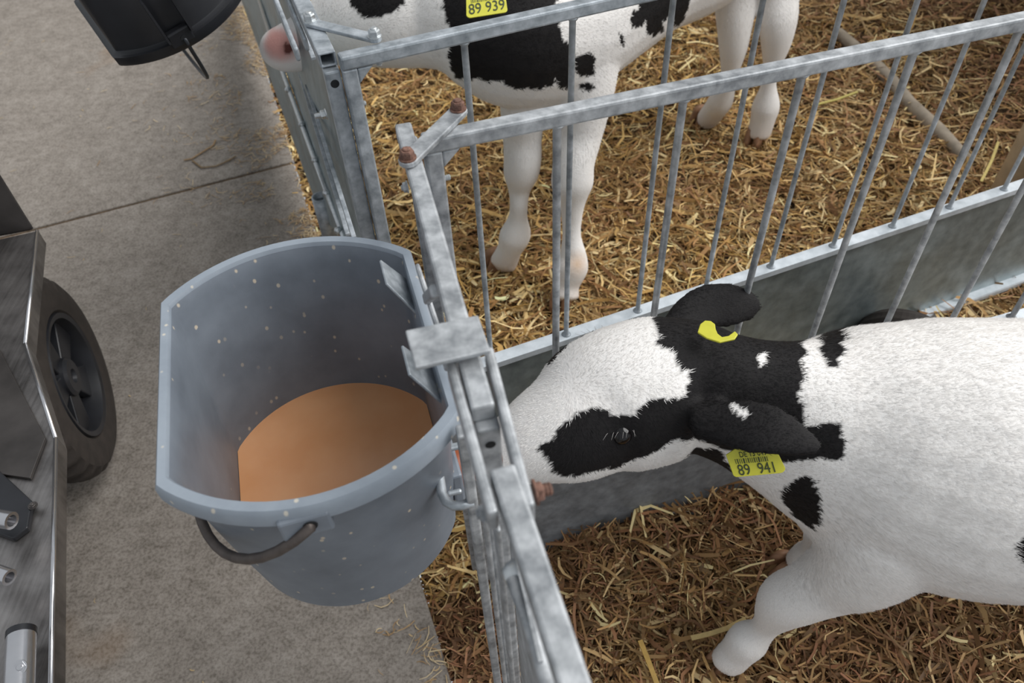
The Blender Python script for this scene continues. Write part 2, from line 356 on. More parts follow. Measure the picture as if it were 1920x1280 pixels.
# ------------------------------------------------------------- dividers between the pens
RZ0, RZ1 = 1.062, 1.080
def divider(name, label, p0, ang, sp, nb, i0, mat, boltmat, bar_r=.0051, i1=None):
    a = R_(ang); d = V((math.cos(a), math.sin(a), 0)); nn = V((-d.y, d.x, 0)); o = V((p0[0], p0[1], 0))
    at = lambda i, z, off=0: o + d*(sp*i) + nn*off + V((0, 0, z))
    root = thing(name, label, 'fence', at(0, 0)); end = nb-.4 if i1 is None else i1
    bm = bmesh.new(); bar(bm, at(i0, (RZ0+RZ1)/2), at(end, (RZ0+RZ1)/2), .020, RZ1-RZ0); obj('top_rail', fixn(bm), mat, root, bevel=.003)
    me0 = None
    for i in range(nb):
        bm = bmesh.new(); rod(bm, [at(i, .443), at(i, .4455), at(i, .449), at(i, RZ0-.006), at(i, RZ0-.003), at(i, RZ0+.001)], [bar_r*2.1, bar_r*1.6, bar_r, bar_r, bar_r*1.5, bar_r*2], 12)
        obj('bar', fixn(bm), mat, root, True)
    # solid lower sheet with folded top and bottom lips
    bm = bmesh.new()
    s, e = at(i0+.12, 0), at(end, 0)
    def extrude(name, pr, m):
        bm = bmesh.new()
        A = [bm.verts.new(s+nn*x+V((0, 0, z))) for x, z in pr]; B = [bm.verts.new(e+nn*x+V((0, 0, z))) for x, z in pr]
        bm.faces.new(A); bm.faces.new(B[::-1])
        for i in range(len(pr)): j = (i+1) % len(pr); bm.faces.new((A[i], A[j], B[j], B[i]))
        obj(name, fixn(bm), m, root)
    extrude('panel', [(-.001, .092), (.002, .092), (.002, .4405), (-.001, .4405)], M_SHEETROUGH if mat is M_GALVROUGH else M_SHEET)
    extrude('top_lip', [(.012, .430), (.012, .4435), (-.014, .4435), (-.014, .430), (-.0125, .430), (-.0125, .4410), (.0105, .4410), (.0105, .430)], M_FLANGE)
    extrude('bottom_lip', [(.002, .092), (-.022, .092), (-.024, .088), (-.024, .076), (.002, .076)], M_FLANGE)
    bm = bmesh.new(); bar(bm, at(i0+.06, .06), at(i0+.06, RZ0+.001), .019, .019, up=d)
    # gusset in the corner of rail and post
    g = at(i0+.12, RZ0); plate(bm, [g-nn*.008, g-nn*.008+d*.022, g-nn*.008-V((0, 0, .022))], nn, .016)
    obj('post', fixn(bm), mat, root, bevel=.0025)
    bm = bmesh.new(); bar(bm, at(end-.06, .06), at(end-.06, RZ0+.001), .019, .019, up=d); obj('post', fixn(bm), mat, root, bevel=.0025)
    return root, at, d, nn
div1, at1, d1, n1_ = divider('divider_fence', 'near galvanised divider with vertical bars, right beside the white calf drinking', (.0632, .7604), ANG1, .1537, 8, -.99, M_GALVROUGH, M_RUST)
div2, at2, d2_, n2_ = divider('divider_fence', 'far galvanised divider with vertical bars, in front of the calf standing behind', (-.0408, .9679), ANG2, .155, 12, -1.05, M_GALV, M_ZINC, .0047)
def strap(root, a, b, mat, bm_, th=.006, wd=.020, lab=None):
    bm = bmesh.new(); a, b = V(a), V(b); d = (b-a).normalized(); n = 7; s = V((0, 0, 1)).cross(d)
    pts = [a + (s*math.cos(t)-d*math.sin(t))*wd/2 for t in np.linspace(0, math.pi, n)] + [b + (-s*math.cos(t)+d*math.sin(t))*wd/2 for t in np.linspace(0, math.pi, n)]
    plate(bm, pts, (0, 0, 1), th); obj('strap', fixn(bm), mat, root, bevel=.0012)
    for p in (a, b): hexbolt(root, p+V((0, 0, th)), (0, 0, 1), .0075, .010, bm_)
    hexbolt(root, b-V((0, 0, .019)), (0, 0, -1), .007, .008, bm_, shank=.004)
strap(div1, (-0.0948,0.6708,1.0810), (-0.0446,0.7590,1.0810), M_GALVROUGH, M_RUST)
strap(div2, (-0.2385,0.9979,1.0810), (-0.1501,0.9431,1.0810), M_GALV, M_ZINC, .005, .017)
hexbolt(div1, (-0.0817,0.7686,0.9900), d1, .006, .008, M_ZINC, shank=.010)
hexbolt(div2, (-0.1927,0.9588,0.9850), d2_, .006, .008, M_ZINC, shank=.003)

# ------------------------------------------------------------- pen fronts along the alley
front1 = thing('pen_front', 'galvanised pen front the white calf puts its muzzle through, carrying the grey bucket', 'fence', (-.06, .45, 0))
def fr(root, name, a, b, wx, wz, mat=None, up=(0, 0, 1), bev=.0025, hollow=0):
    bm = bmesh.new(); bar(bm, a, b, wx, wz, up, hollow); return obj(name, fixn(bm), mat or M_GALVROUGH, root, bevel=bev)
ZT = .009
a_, b_ = V((-0.1054,0.7503,1.0710)), V((-0.0239,0.3548,1.0710))
dA = (b_-a_).normalized(); nA = V((dA.y, -dA.x, 0)) # nA points to the alley or pen
if nA.x < 0: nA = -nA
fr(front1, 'top_rail', a_, b_, .018, .018)
fr(front1, 'top_rail', (-0.0117,0.3019,1.0710), (0.0288,0.1388,1.0710), .0185, .018)
# posts either side of the head opening
def post_px(root, top, z0, wx, wy, name='post', mat=None):
    t_ = V(top); return fr(root, name, V((t_.x, t_.y, z0)), t_, wx, wy, mat, up=dA)
fr(front1, 'post', V((-0.0225,0.3551,1.0620))+V((0, 0, -1.0)), (-0.0225,0.3551,1.0620), .018, .018, up=dA)
fr(front1, 'post', V((-0.0987,0.7439,1.0620))+V((0, 0, -1.0)), (-0.0987,0.7439,1.0620), .016, .016, up=dA)
q = V((-0.0225,0.3551,1.0620)); q.z = 1.043; bm = bmesh.new(); rod(bm, [q+dA*.006, q+dA*.0094], .0042, 16); obj('bolt_hole', fixn(bm), M_DARK, front1)
hexbolt(front1, (-0.0299,0.3813,1.0000), -dA, .006, .006, M_ZINC)
for a2, b2 in (((-0.0494,0.4057,1.0660), (-0.0188,0.2667,1.0660)), ((-0.0190,0.4160,1.0660), (0.0059,0.2709,1.0660))):
    fr(front1, 'clamp_bar', a2, b2, .0075, .024)
bm = bmesh.new(); plate(bm, [(-0.0834,0.4248,1.0880), (-0.0259,0.4376,1.0880), (-0.0169,0.3984,1.0880), (-0.0736,0.3852,1.0880)], (0, 0, 1), .0045); obj('saddle_plate', fixn(bm), M_GALVROUGH, front1, bevel=.0012)
# flat uprights and rods below the rail
for top, z0, wx, wy in (((-0.0508,0.4306,0.9500), .10, .011, .016), ((-0.0314,0.3441,0.9500), .10, .005, .009), ((-0.0205,0.3175,0.9800), .10, .004, .02)):
    fr(front1, 'upright', V((top[0], top[1], z0)), top, wx, wy, up=dA)
bm = bmesh.new(); pa, pb = V((-0.0100,0.2940,1.0000)), V((0.0062,0.1972,1.0000)); plate(bm, [pa, pb, pb-V((0, 0, .86)), pa-V((0, 0, .86))], nA, .003); obj('front_sheet', fixn(bm), M_GALVROUGH, front1)
bm = bmesh.new(); rod(bm, [(-0.0088,0.2622,0.9900), (0.0037,0.2196,0.9900), (0.0128,0.1795,0.9900)], .0055, 12); obj('lower_rod', fixn(bm), M_GALVROUGH, front1, True)
bm = bmesh.new(); bmesh.ops.create_icosphere(bm, subdivisions=2, radius=.011)
for v in bm.verts: v.co = V((-0.0059,0.2687,0.9850)) + v.co*(1+.3*noise.noise(v.co*160)); 
obj('weld', bm, M_ZINC, front1, True)
hexbolt(front1, (0.0100,0.2946,1.0550), nA, .0078, .006, M_RUST, shank=.005)
hexbolt(front1, (-0.0251,0.2956,1.0300), -nA, .007, .006, M_GALVROUGH)
hexbolt(front1, (-0.1101,0.7446,1.0000), -nA, .006, .006, M_GALVROUGH)
# hooks that reach over the bucket rim, and the teat bracket
for q in (((714,486,.955), (726,532,.955), (789,596,.905), (768,526,.915)), ((755,646,.955), (769,702,.955), (834,760,.905), (815,690,.915))): pass
hooks = [[(-0.1408,0.6604,0.9650), (-0.1309,0.6203,0.9650), (-0.0984,0.6064,0.9250), (-0.1131,0.6648,0.9250)], [(-0.1091,0.5286,0.9650), (-0.0997,0.4895,0.9650), (-0.0701,0.4824,0.9250), (-0.0833,0.5319,0.9250)]]
for h in hooks:
    bm = bmesh.new(); n_ = (V(h[1])-V(h[0])).cross(V(h[3])-V(h[0])); n_ = n_ if n_.z < 0 else -n_
    plate(bm, h, n_, .003); obj('bucket_hook', fixn(bm), M_GALV, front1, bevel=.001)
fr(front1, 'hook_bar', (-0.0979,0.6365,0.9720), (-0.0594,0.4880,0.9720), .005, .012)
fr(front1, 'hanger', (-0.0858,0.5824,0.9750), (-0.0659,0.5028,1.0600), .008, .012)
fr(front1, 'hanger', (-0.0632,0.4897,0.9750), (-0.0444,0.4179,1.0660), .008, .012)
bm = bmesh.new(); rod(bm, [(-0.0865,0.4745,0.8300), (-0.0843,0.4555,0.8300), (-0.0817,0.4383,0.8300), (-0.0770,0.4285,0.8300), (-0.0698,0.4236,0.8300), (-0.0609,0.4237,0.8300), (-0.0488,0.4267,0.8300)], .0052, 10); obj('teat_bracket', fixn(bm), M_GALV, front1, True)
fr(front1, 'bracket_arm', (-0.0870,0.5164,0.8000), (-0.0626,0.5207,0.8000), .009, .006, M_GALV)
fr(front1, 'bracket_arm', (-0.0815,0.4662,0.7850), (-0.0649,0.4693,0.7850), .006, .006, M_GALV)

front2 = thing('pen_front', 'galvanised pen front with sheet strips at the next pen, calf nose showing through it', 'fence', (-.4, 1.5, 0))
a_, b_ = V((-0.2695,1.0989,1.0710)), V((-0.2089,0.9196,1.0710)); dB = (b_-a_).normalized(); nB = V((dB.y, -dB.x, 0)); nB = -nB if nB.x < 0 else nB
gapo = a_ - dB*.10
fr(front2, 'top_rail', gapo, b_, .022, .019, M_GALV, hollow=.003)
fr(front2, 'top_rail', gapo - dB*.55, gapo - dB*1.5, .022, .019, M_GALV)
tp = V((-0.2078,0.9189,1.0600)); fr(front2, 'post', V((tp.x, tp.y, .06)), tp, .020, .020, M_GALV, up=dB)
q = tp+V((0, 0, -.016)); bm = bmesh.new(); rod(bm, [q+dB*.007, q+dB*.0104], .0055, 16); obj('bolt_hole', fixn(bm), M_DARK, front2)
hexbolt(front2, V((-0.2318,0.9410,0.9850)), -nB, .006, .008, M_ZINC, shank=.006)
fr(front2, 'clamp_bar', V((-0.3038,1.1055,1.0700))-dB*.4, (-0.2497,0.9386,1.0700), .006, .018, M_GALV)
fr(front2, 'clamp_bar', V((-0.2962,1.1510,1.0500))-dB*.4, (-0.2523,1.0052,1.0500), .006, .018, M_GALV)
bm = bmesh.new()
plate(bm, [(-1.2672,3.9305,0.0600), (-0.5469,1.8666,0.1000), (-0.3538,1.3204,0.4800), (-0.7810,2.6167,0.4800)], nB, .003); obj('front_sheet', fixn(bm), M_SHEET, front2)
bm = bmesh.new()
plate(bm, [(-0.7591,2.5659,0.5000), (-0.3352,1.2680,0.5000), (-0.2647,1.1262,0.6000), (-0.2904,1.2354,0.8000), (-0.3162,1.3319,0.8600), (-0.3630,1.4587,0.8600), (-0.4388,1.6617,0.8600)], nB, .003); obj('front_sheet', fixn(bm), M_SHEET, front2)
bm = bmesh.new(); rod(bm, [(-0.7626,2.5664,0.5000), (-0.5977,2.0422,0.5000), (-0.4557,1.6196,0.5000), (-0.3397,1.2788,0.5000)], .0065, 10); obj('sheet_edge_rod', fixn(bm), M_ZINC, front2, True)
for px in ((-0.5536,1.9014,0.5050), (-0.4916,1.7261,0.5050), (-0.4372,1.5658,0.5050), (-0.3945,1.4331,0.5050), (-0.3532,1.2985,0.5050)):
    bm = bmesh.new(); bmesh.ops.create_icosphere(bm, subdivisions=1, radius=.010)
    for v in bm.verts: v.co = V(px)+v.co
    obj('weld', bm, M_ZINC, front2, True)
for z, A_, B_ in ((.66, (-0.4594,1.7047,0.6600), (-0.2811,1.0885,0.6600)), (.70, (-0.4103,1.5534,0.7000), (-0.2564,1.0290,0.7000)), (.9, (-0.4018,1.5611,0.9000), (-0.3122,1.2690,0.9000))):
    fr(front2, 'sheet_rib', A_, B_, .008, .006, M_GALV, bev=.001)
bm = bmesh.new(); tt = V((-0.4651,1.6238,0.3600)); tube(bm, tt-V((0, 0, .15)), tt, .022, .017); rod(bm, [tt-V((0, 0, .02)), tt-V((0, 0, .016))], .0172, 20)
obj('socket_tube', fixn(bm), M_GALV, front2, True)

# ------------------------------------------------------------- buckets
def dring(r, wl, wr, n=96):
    out = []
    for k in range(n):
        t = 2*math.pi*k/n; x = r*math.cos(t); y = r*math.sin(t)
        out.append((max(-wl, min(wr, x)), y))
    return out
def rim_mesh(H=.30, r1=.1875, f=.1405):
    bm = bmesh.new(); rr = []
    for z, r in ((H-.021, r1-.006), (H-.0205, r1), (H-.004, r1), (H+.0005, r1-.003), (H+.0005, r1-.0125), (H-.004, r1-.0148)):
        q = f-(r1-r)*.8; rr.append([bm.verts.new((x, y, z)) for x, y in dring(r, q, q)])
    for a, b in zip(rr, rr[1:]):
        for k in range(96): bm.faces.new((a[k], a[(k+1) % 96], b[(k+1) % 96], b[k]))
    return fixn(bm)
def bucket_mesh(H=.30, r0=.137, r1=.187, f0=.125, f1=.140):
    bm = bmesh.new(); th = .004
    prof = [(0, r0-.012), (.004, r0)] + [(H*q, r0+(r1-.012-r0)*q) for q in (.25, .5, .75, .92)] + [(H-.022, r1-.011), (H-.020, r1), (H-.004, r1), (H, r1-.003), (H, r1-.012), (H-.006, r1-.015)] + [(H*q, r0+(r1-.014-r0)*q-th) for q in (.9, .7, .5, .3, .1)] + [(.008, r0-th-.004)]
    rings = []
    for z, r in prof:
        q = z/H; f = f0+(f1-f0)*q - (r0+(r1-r0)*q - r)*.8
        rings.append([bm.verts.new((x, y, z)) for x, y in dring(r, f, f)])
    n = len(rings[0])
    for a, b in zip(rings, rings[1:]):
        for k in range(n): bm.faces.new((a[k], a[(k+1) % n], b[(k+1) % n], b[k]))
    bm.faces.new(rings[0][::-1]); bm.faces.new(rings[-1])
    return fixn(bm)
def sharp_smooth(o, ang=40):
    me = o.data; me.polygons.foreach_set('use_smooth', [True]*len(me.polygons)); me.set_sharp_from_angle(angle=R_(ang))
def make_bucket(name, label, loc, rot, mat, wire, bail_pts, wr=.0042):
    root = thing(name, label, 'bucket', (0, 0, 0))
    b = obj('shell', bucket_mesh(), mat, root); sharp_smooth(b, 35)
    rm = obj('rim', rim_mesh(), M_RIM if mat is M_PLAST else mat, root); sharp_smooth(rm, 35)
    for s in (-1, 1):
        bm = bmesh.new(); bar(bm, (-.018, s*.172, .274), (-.018, s*.189, .274), .046, .030)
        e = obj('ear', fixn(bm), mat, root, bevel=.003)
        bm = bmesh.new(); rod(bm, [(-.014, s*.1875, .277), (-.014, s*.1902, .277)], .0065, 14); h = obj('ear_hole', fixn(bm), M_DARK, root)
    bm = bmesh.new(); rod(bm, bail_pts, wr, 12); obj('handle', fixn(bm), wire, root, True)
    root.location = loc; root.rotation_euler = rot
    return root
def bail(tilt, R=.192, drop=.278, flat=.95):
    pts = [(-.014, -.180, drop)]
    for k in range(0, 25):
        t = math.pi*k/24; v = -R*math.cos(t); d = R*math.sin(t)*flat
        d = d if d > .008 else .008*math.sin(t)
        pts.append((-.014 - d*math.sin(tilt), v, drop - d*math.cos(tilt)))
    pts.append((-.014, .180, drop)); return pts
BX, BY = -.218, .540
gb = make_bucket('calf_bucket', 'grey plastic flat-sided bucket with feed, hung on the near pen front', (BX, BY, .65), (0, 0, R_(14)), M_PLAST, M_WIRE, bail(R_(47), flat=1.0), .0052)
# orange teat for the calf, through the flat side
bm = bmesh.new(); rod(bm, [(.118, -.054, .105), (.140, -.054, .105), (.146, -.054, .105), (.165, -.054, .105), (.182, -.054, .103), (.190, -.054, .102)], [.024, .024, .019, .017, .014, .008], 20)
tq = obj('teat', fixn(bm), M_TEAT, None, True); tq.parent = gb
bm = bmesh.new(); bar(bm, (.124, -.054, .105), (.137, -.054, .105), .06, .055); tq = obj('teat_plate', fixn(bm), M_PLAST, None, bevel=.003); tq.parent = gb
# milk replacer in the bucket
bm = bmesh.new(); rg = [[bm.verts.new((x*s, y*s, z)) for x, y in dring(.1455, .1235, .1235)] for z, s in ((.0115, .885), (.078, .995), (.080, .99))]
for a, b in zip(rg, rg[1:]):
    for k in range(96): bm.faces.new((a[k], a[(k+1) % 96], b[(k+1) % 96], b[k]))
bm.faces.new(rg[0][::-1]); bm.faces.new(rg[-1])
mk = obj('milk_replacer', fixn(bm), M_MILK); mk.location = (BX, BY, .65); mk.rotation_euler = (0, 0, R_(14)); sharp_smooth(mk, 30)
tag(mk, 'orange beige milk replacer standing in the grey bucket', 'milk')
bail2 = [(-.014, -.180, .278), (-.014, -.192, .278)] + [(-.014, -.192*math.cos(t_)*.9, .278+.17*math.sin(t_)**.7) for t_ in np.linspace(.12, math.pi-.12, 22)] + [(-.014, .192, .278), (-.014, .180, .278)]
BB = (-0.5908,1.3685,0.9300)
bb = make_bucket('calf_bucket', 'black plastic bucket hung upside down at the top left over the alley', (0, 0, 0), (0, 0, 0), M_BLACKP, M_WIREDK, bail2, .0038)
bb.matrix_world = Matrix.Translation((-.6675, 1.5918, .8779)) @ Matrix.Rotation(.5805, 4, 'Z') @ Matrix.Rotation(.0991, 4, 'X') @ Matrix.Rotation(-.2458, 4, 'Y') @ Matrix.Rotation(math.pi, 4, 'X') @ Matrix.Translation((0, 0, -.3))
for sx in (-.042, .006):
    bm = bmesh.new(); bar(bm, (sx, .176, .19), (sx, .186, .272), .004, .022, up=(0, 1, 0)); q = obj('ear_rib', fixn(bm), M_BLACKP, None); q.parent = bb
sp2 = fr(front2, 'saddle_plate', V((-.47, 1.62, 1.088)), V((-.56, 1.60, 1.088)), .07, .006, M_GALV)

# ------------------------------------------------------------- steel milk cart
cart = thing('milk_cart', 'stainless steel milk cart with black wheel at the left edge', 'cart', (-1.05, .8, 0))
DZ = .55
E_ = [(-0.9644,1.2936,0.5500), (-0.8626,0.9684,0.5500), (-0.7313,0.7544,0.5500), (-0.5879,0.3391,0.5500)]
lx = -1.75
bm = bmesh.new(); prism(bm, [(e[0], e[1]) for e in E_] + [(lx, .20), (lx, 1.05)], DZ-.004, DZ); obj('deck', fixn(bm), M_STAIN, cart)
bm = bmesh.new()
for a, b in zip(E_, E_[1:]):
    a, b = V(a), V(b); bar(bm, a-V((0, 0, .017)), b-V((0, 0, .017)), .004, .034)
obj('deck_flange', fixn(bm), M_STAIN, cart)
bm = bmesh.new()
for a, b in zip(E_, E_[1:]): rod(bm, [V(a)+V((0, 0, .001)), V(b)+V((0, 0, .001))], .0035, 8)
obj('deck_edge', fixn(bm), M_POLISH, cart, True)
# raised plate with a slot beside it
pl = [(-0.9655,0.9770,0.5560), (-0.8963,0.9565,0.5560), (-0.7338,0.7482,0.5560), (-0.7469,0.7470,0.5560), (-0.8664,0.7509,0.5560)]
bm = bmesh.new(); plate(bm, [(-0.9842,0.9701,0.5510), (-0.9032,0.9577,0.5510), (-0.7442,0.7514,0.5510), (-0.7394,0.6769,0.5510), (-0.8651,0.7042,0.5510)], (0, 0, 1), .006); obj('cover_plate', fixn(bm), M_STAINDK, cart, bevel=.001)
bm = bmesh.new(); plate(bm, [(-0.8571,0.7234,0.5510), (-0.7958,0.6958,0.5510), (-0.7182,0.6338,0.5510), (-0.7074,0.5892,0.5510), (-0.7223,0.5723,0.5510), (-0.8046,0.6037,0.5510)], (0, 0, 1), .010); obj('valve_housing', fixn(bm), M_BLACKP, cart, bevel=.002)
hexbolt(cart, (-0.7130,0.6248,0.5610), (0, 0, 1), .0055, .004, M_STAINDK)
for a, b, r in (((-0.7565,0.5897,0.6000), (-0.7054,0.5774,0.6000), .0125), ((-0.7223,0.5100,0.6000), (-0.6741,0.4921,0.6000), .011)):
    bm = bmesh.new(); tube(bm, a, b, r, r*.66); d_ = (V(b)-V(a)).normalized(); rod(bm, [V(b)-d_*.02, V(b)-d_*.018], r*.66, 16); obj('outlet_pipe', fixn(bm), M_POLISH, cart, True).data.set_sharp_from_angle(angle=R_(40))
bm = bmesh.new(); rod(bm, [(-0.6380,0.4199,0.5850), (-0.6061,0.3290,0.5850)], .017, 24); o = obj('roller_tube', fixn(bm), M_POLISH, cart, True); o.data.set_sharp_from_angle(angle=R_(40))
bm = bmesh.new(); q = V((-0.6380,0.4199,0.5850)); q2 = (q-V((-0.6061,0.3290,0.5850))).normalized(); rod(bm, [q-q2*.002, q+q2*.006], .0175, 24); obj('end_cap', fixn(bm), M_BLACKP, cart, True).data.set_sharp_from_angle(angle=R_(40))
hexbolt(cart, (-0.6135,0.3734,0.6000), (.1, -.5, 1), .007, .002, M_POLISH)
# tank body that rises from the far end of the deck
ta, tb = V((-0.9724,1.3030,0.5500)), V((-1.0983,1.2725,0.5500)); td = (tb-ta).normalized(); tn = V((-td.y, td.x, 0)); tn = tn if tn.y > 0 else -tn
bm = bmesh.new(); prism(bm, [(p.x, p.y) for p in (ta, tb+td*.5, tb+td*.5+V((-.3, .35, 0)), ta+V((-.62, .20, 0)))], .545, 1.0); obj('tank', fixn(bm), M_STAINDK, cart, bevel=.006)
bm = bmesh.new(); prism(bm, [(-1.0, .95), (-.98, .3), (-1.7, .2), (-1.7, 1.1)], .20, .545); obj('chassis', fixn(bm), M_STAINDK, cart)
def wheel(loc, rz, R=.235):
    ax = Matrix.Translation(loc) @ Matrix.Rotation(rz, 4, 'Z')
    def lathe(prof, n=64, tread=0):
        bm = bmesh.new(); rr = []
        for x, r in prof: rr.append([bm.verts.new(ax @ V((x, (r+(tread if (k % 4 < 2 and r > R*.94) else 0))*math.cos(2*math.pi*k/n), (r+(tread if (k % 4 < 2 and r > R*.94) else 0))*math.sin(2*math.pi*k/n)))) for k in range(n)])
        for a, b in zip(rr, rr[1:]):
            for k in range(n): bm.faces.new((a[k], a[(k+1) % n], b[(k+1) % n], b[k]))
        return bm
    W = .048
    bm = lathe([(W*.7, R*.60), (W*.92, R*.64), (W*1.0, R*.72), (W*.98, R*.80), (W*.9, R*.9), (W*.72, R*.955), (W*.62, R*.975), (W*.2, R), (-W*.2, R), (-W*.62, R*.975), (-W*.9, R*.9), (-W, R*.75), (-W*.7, R*.6)], 120, -.009)
    t_ = obj('tyre', fixn(bm), M_RUBBER, cart, True); t_.data.set_sharp_from_angle(angle=R_(35))
    bm = lathe([(W*.75, R*.62), (W*.95, R*.61), (W*.9, R*.56), (W*.3, R*.53), (-W*.6, R*.53), (-W*.7, R*.62)], 64)
    rim = obj('rim', fixn(bm), M_BLACKP, cart, True); rim.data.set_sharp_from_angle(angle=R_(35))
    bm = lathe([(-W*.2, 0.001), (-W*.2, R*.54), (-W*.35, R*.54), (-W*.35, 0.001)], 48); h = obj('rim_disc', fixn(bm), M_DARK, None); h.parent = rim
    bm = lathe([(W*.0, R*.2), (W*.6, R*.19), (W*.72, R*.16), (W*.72, R*.07), (W*.55, R*.06), (W*.55, .001)], 40); h = obj('hub', fixn(bm), M_BLACKP, None, True); h.parent = rim; h.data.set_sharp_from_angle(angle=R_(35))
    for k in range(5):
        a = 2*math.pi*k/5+.35; bm = bmesh.new(); d_ = V((0, math.cos(a), math.sin(a))); s_ = V((0, -math.sin(a), math.cos(a)))
        pts = [d_*R*.15+s_*R*.10, d_*R*.54+s_*R*.17, d_*R*.54-s_*R*.17, d_*R*.15-s_*R*.10]
        plate(bm, [ax @ (q+V((W*.05, 0, 0))) for q in pts], ax.to_3x3() @ V((1, 0, 0)), W*.42)
        h = obj('spoke', fixn(bm), M_BLACKP, None, bevel=.003); h.parent = rim
    bm = bmesh.new(); rod(bm, [ax @ V((-.3, 0, 0)), ax @ V((W*.3, 0, 0))], .012, 12); obj('axle', fixn(bm), M_STAINDK, cart, True)
wheel(V((-1.02, 1.16, .238)), R_(16))

# ------------------------------------------------------------- small things between and behind the pens
def small_tyre():
    c = V((0.9418,1.2378,0.1300)); bm = bmesh.new(); n = 48; rr = []
    R, r = .066, .046
    for k in range(28):
        a = 2*math.pi*k/28; g = 1 - (.05 if k % 2 else 0)
        rr.append([bm.verts.new((r*g*math.sin(a)*1.1, (R+r*g*math.cos(a))*math.cos(2*math.pi*j/n), (R+r*g*math.cos(a))*math.sin(2*math.pi*j/n))) for j in range(n)])
    for a, b in zip(rr, rr[1:]+rr[:1]):
        for k in range(n): bm.faces.new((a[k], a[(k+1) % n], b[(k+1) % n], b[k]))
    o = obj('rubber_roller', fixn(bm), M_RUBBER); o.location = c - V((0, 0, .02)); o.rotation_euler = (0, R_(-14), R_(62))
    tag(o, 'black ribbed rubber wheel on the straw between the two dividers', 'wheel')
small_tyre()
bm = bmesh.new(); rod(bm, [(1.3454,2.9063,0.0750), (1.4014,2.6609,0.0700), (1.4324,2.5567,0.0500), (1.4268,2.3879,0.0620), (1.4493,2.2029,0.0700), (1.4645,2.0390,0.0650)], [.022, .024, .024, .025, .025, .023], 14)
for v in bm.verts: v.co += V((0, 0, .006*noise.noise(v.co*14)))
o = obj('wooden_pole', fixn(bm), M_WOOD, None, True); tag(o, 'weathered pale wooden pole half buried in the straw at the back', 'pole')
bm = bmesh.new(); q = V((1.4501,1.7683,0.0600)); rod(bm, [q-V((0, 0, .1)), q+V((0, 0, .5)), q+V((0, 0, 1.25))], [.052, .05, .05], 20); o = obj('wooden_post', fixn(bm), M_BOARD, None, True); tag(o, 'smooth beige post at the right frame edge behind the panel', 'post')
# ------------------------------------------------------------- calves
def loft(bm, secs, n=24, up=(0, 0, 1)):
    """closed tube: sections (centre, half width, half height)"""
    cs = [V(s[0]) for s in secs]; rings = []
    for i, s in enumerate(secs):
        t_ = cs[min(i+1, len(cs)-1)] - cs[max(i-1, 0)]; d, sd, u = frame(t_, V(s[3]) if len(s) > 3 else V(up))
        rings.append([bm.verts.new(cs[i] + sd*math.cos(2*math.pi*k/n)*s[1] + u*math.sin(2*math.pi*k/n)*s[2]) for k in range(n)])
    for a, b in zip(rings, rings[1:]):
        for k in range(n): bm.faces.new((a[k], a[(k+1) % n], b[(k+1) % n], b[k]))
    for r, s, q in ((rings[0], secs[0], cs[0]-cs[1]), (rings[-1], secs[-1], cs[-1]-cs[-2])):
        c = V(s[0]) + q.normalized()*min(s[1], s[2])*.55; v = bm.verts.new(c)
        for k in range(n): bm.faces.new((r[k], r[(k+1) % n], v))
def resample(secs, m=4):
    """Catmull-Rom between the given sections"""
    out = []; L = len(secs)
    for i in range(L-1):
        p = [secs[max(0, min(L-1, i+q))] for q in (-1, 0, 1, 2)]
        for k in range(m):
            t = k/m; f = lambda a, b, c, d: .5*((2*b)+(-a+c)*t+(2*a-5*b+4*c-d)*t*t+(-a+3*b-3*c+d)*t**3)
            c = tuple(f(*[q[0][j] for q in p]) for j in range(3))
            out.append((c, max(.003, f(*[q[1] for q in p])), max(.003, f(*[q[2] for q in p]))) + ((secs[i][3],) if len(secs[i]) > 3 else ()))
    out.append(secs[-1]); return out
def voxel_body(parts, vox=.006, smooth=6):
    bm = bmesh.new()
    for s in parts: loft(bm, resample(s))
    fixn(bm); me = bpy.data.meshes.new('tmp'); bm.to_mesh(me); bm.free()
    o = bpy.data.objects.new('tmp', me); C.objects.link(o)
    r = o.modifiers.new('r', 'REMESH'); r.mode = 'VOXEL'; r.voxel_size = vox; r.use_smooth_shade = True
    s = o.modifiers.new('s', 'SMOOTH'); s.factor = .5; s.iterations = smooth
    dg = bpy.context.evaluated_depsgraph_get(); dg.update()
    m2 = bpy.data.meshes.new_from_object(o.evaluated_get(dg)); bpy.data.objects.remove(o); return m2
def in_poly(P2, poly):
    x, y = P2[:, 0], P2[:, 1]; c = np.zeros(len(P2), bool); n = len(poly)
    for i in range(n):
        x0, y0 = poly[i]; x1, y1 = poly[i-1]
        if y0 == y1: continue
        c ^= ((y0 > y) != (y1 > y)) & (x < (x1-x0)*(y-y0)/(y1-y0)+x0)
    return c
def wob(P3, s, a):
    return np.stack([a*np.sin(P3@np.array(k)*s+q) + a*.6*np.sin(P3@np.array(k[::-1])*s*2.3+q*2) for k, q in (((1, .7, .4), .3), ((.5, 1, -.8), 1.7), ((-.6, .5, 1), 2.9))], 1)
def verts_np(me):
    a = np.empty(len(me.vertices)*3, np.float32); me.vertices.foreach_get('co', a); return a.reshape(-1, 3).astype(float)
def norms_np(me):
    a = np.empty(len(me.vertices)*3, np.float32); me.vertices.foreach_get('normal', a); return a.reshape(-1, 3).astype(float)
def set_col(me, cols):
    a = me.color_attributes.new('Col', 'FLOAT_COLOR', 'POINT')
    a.data.foreach_set('color', np.concatenate([cols, np.ones((len(cols), 1))], 1).astype(np.float32).ravel())
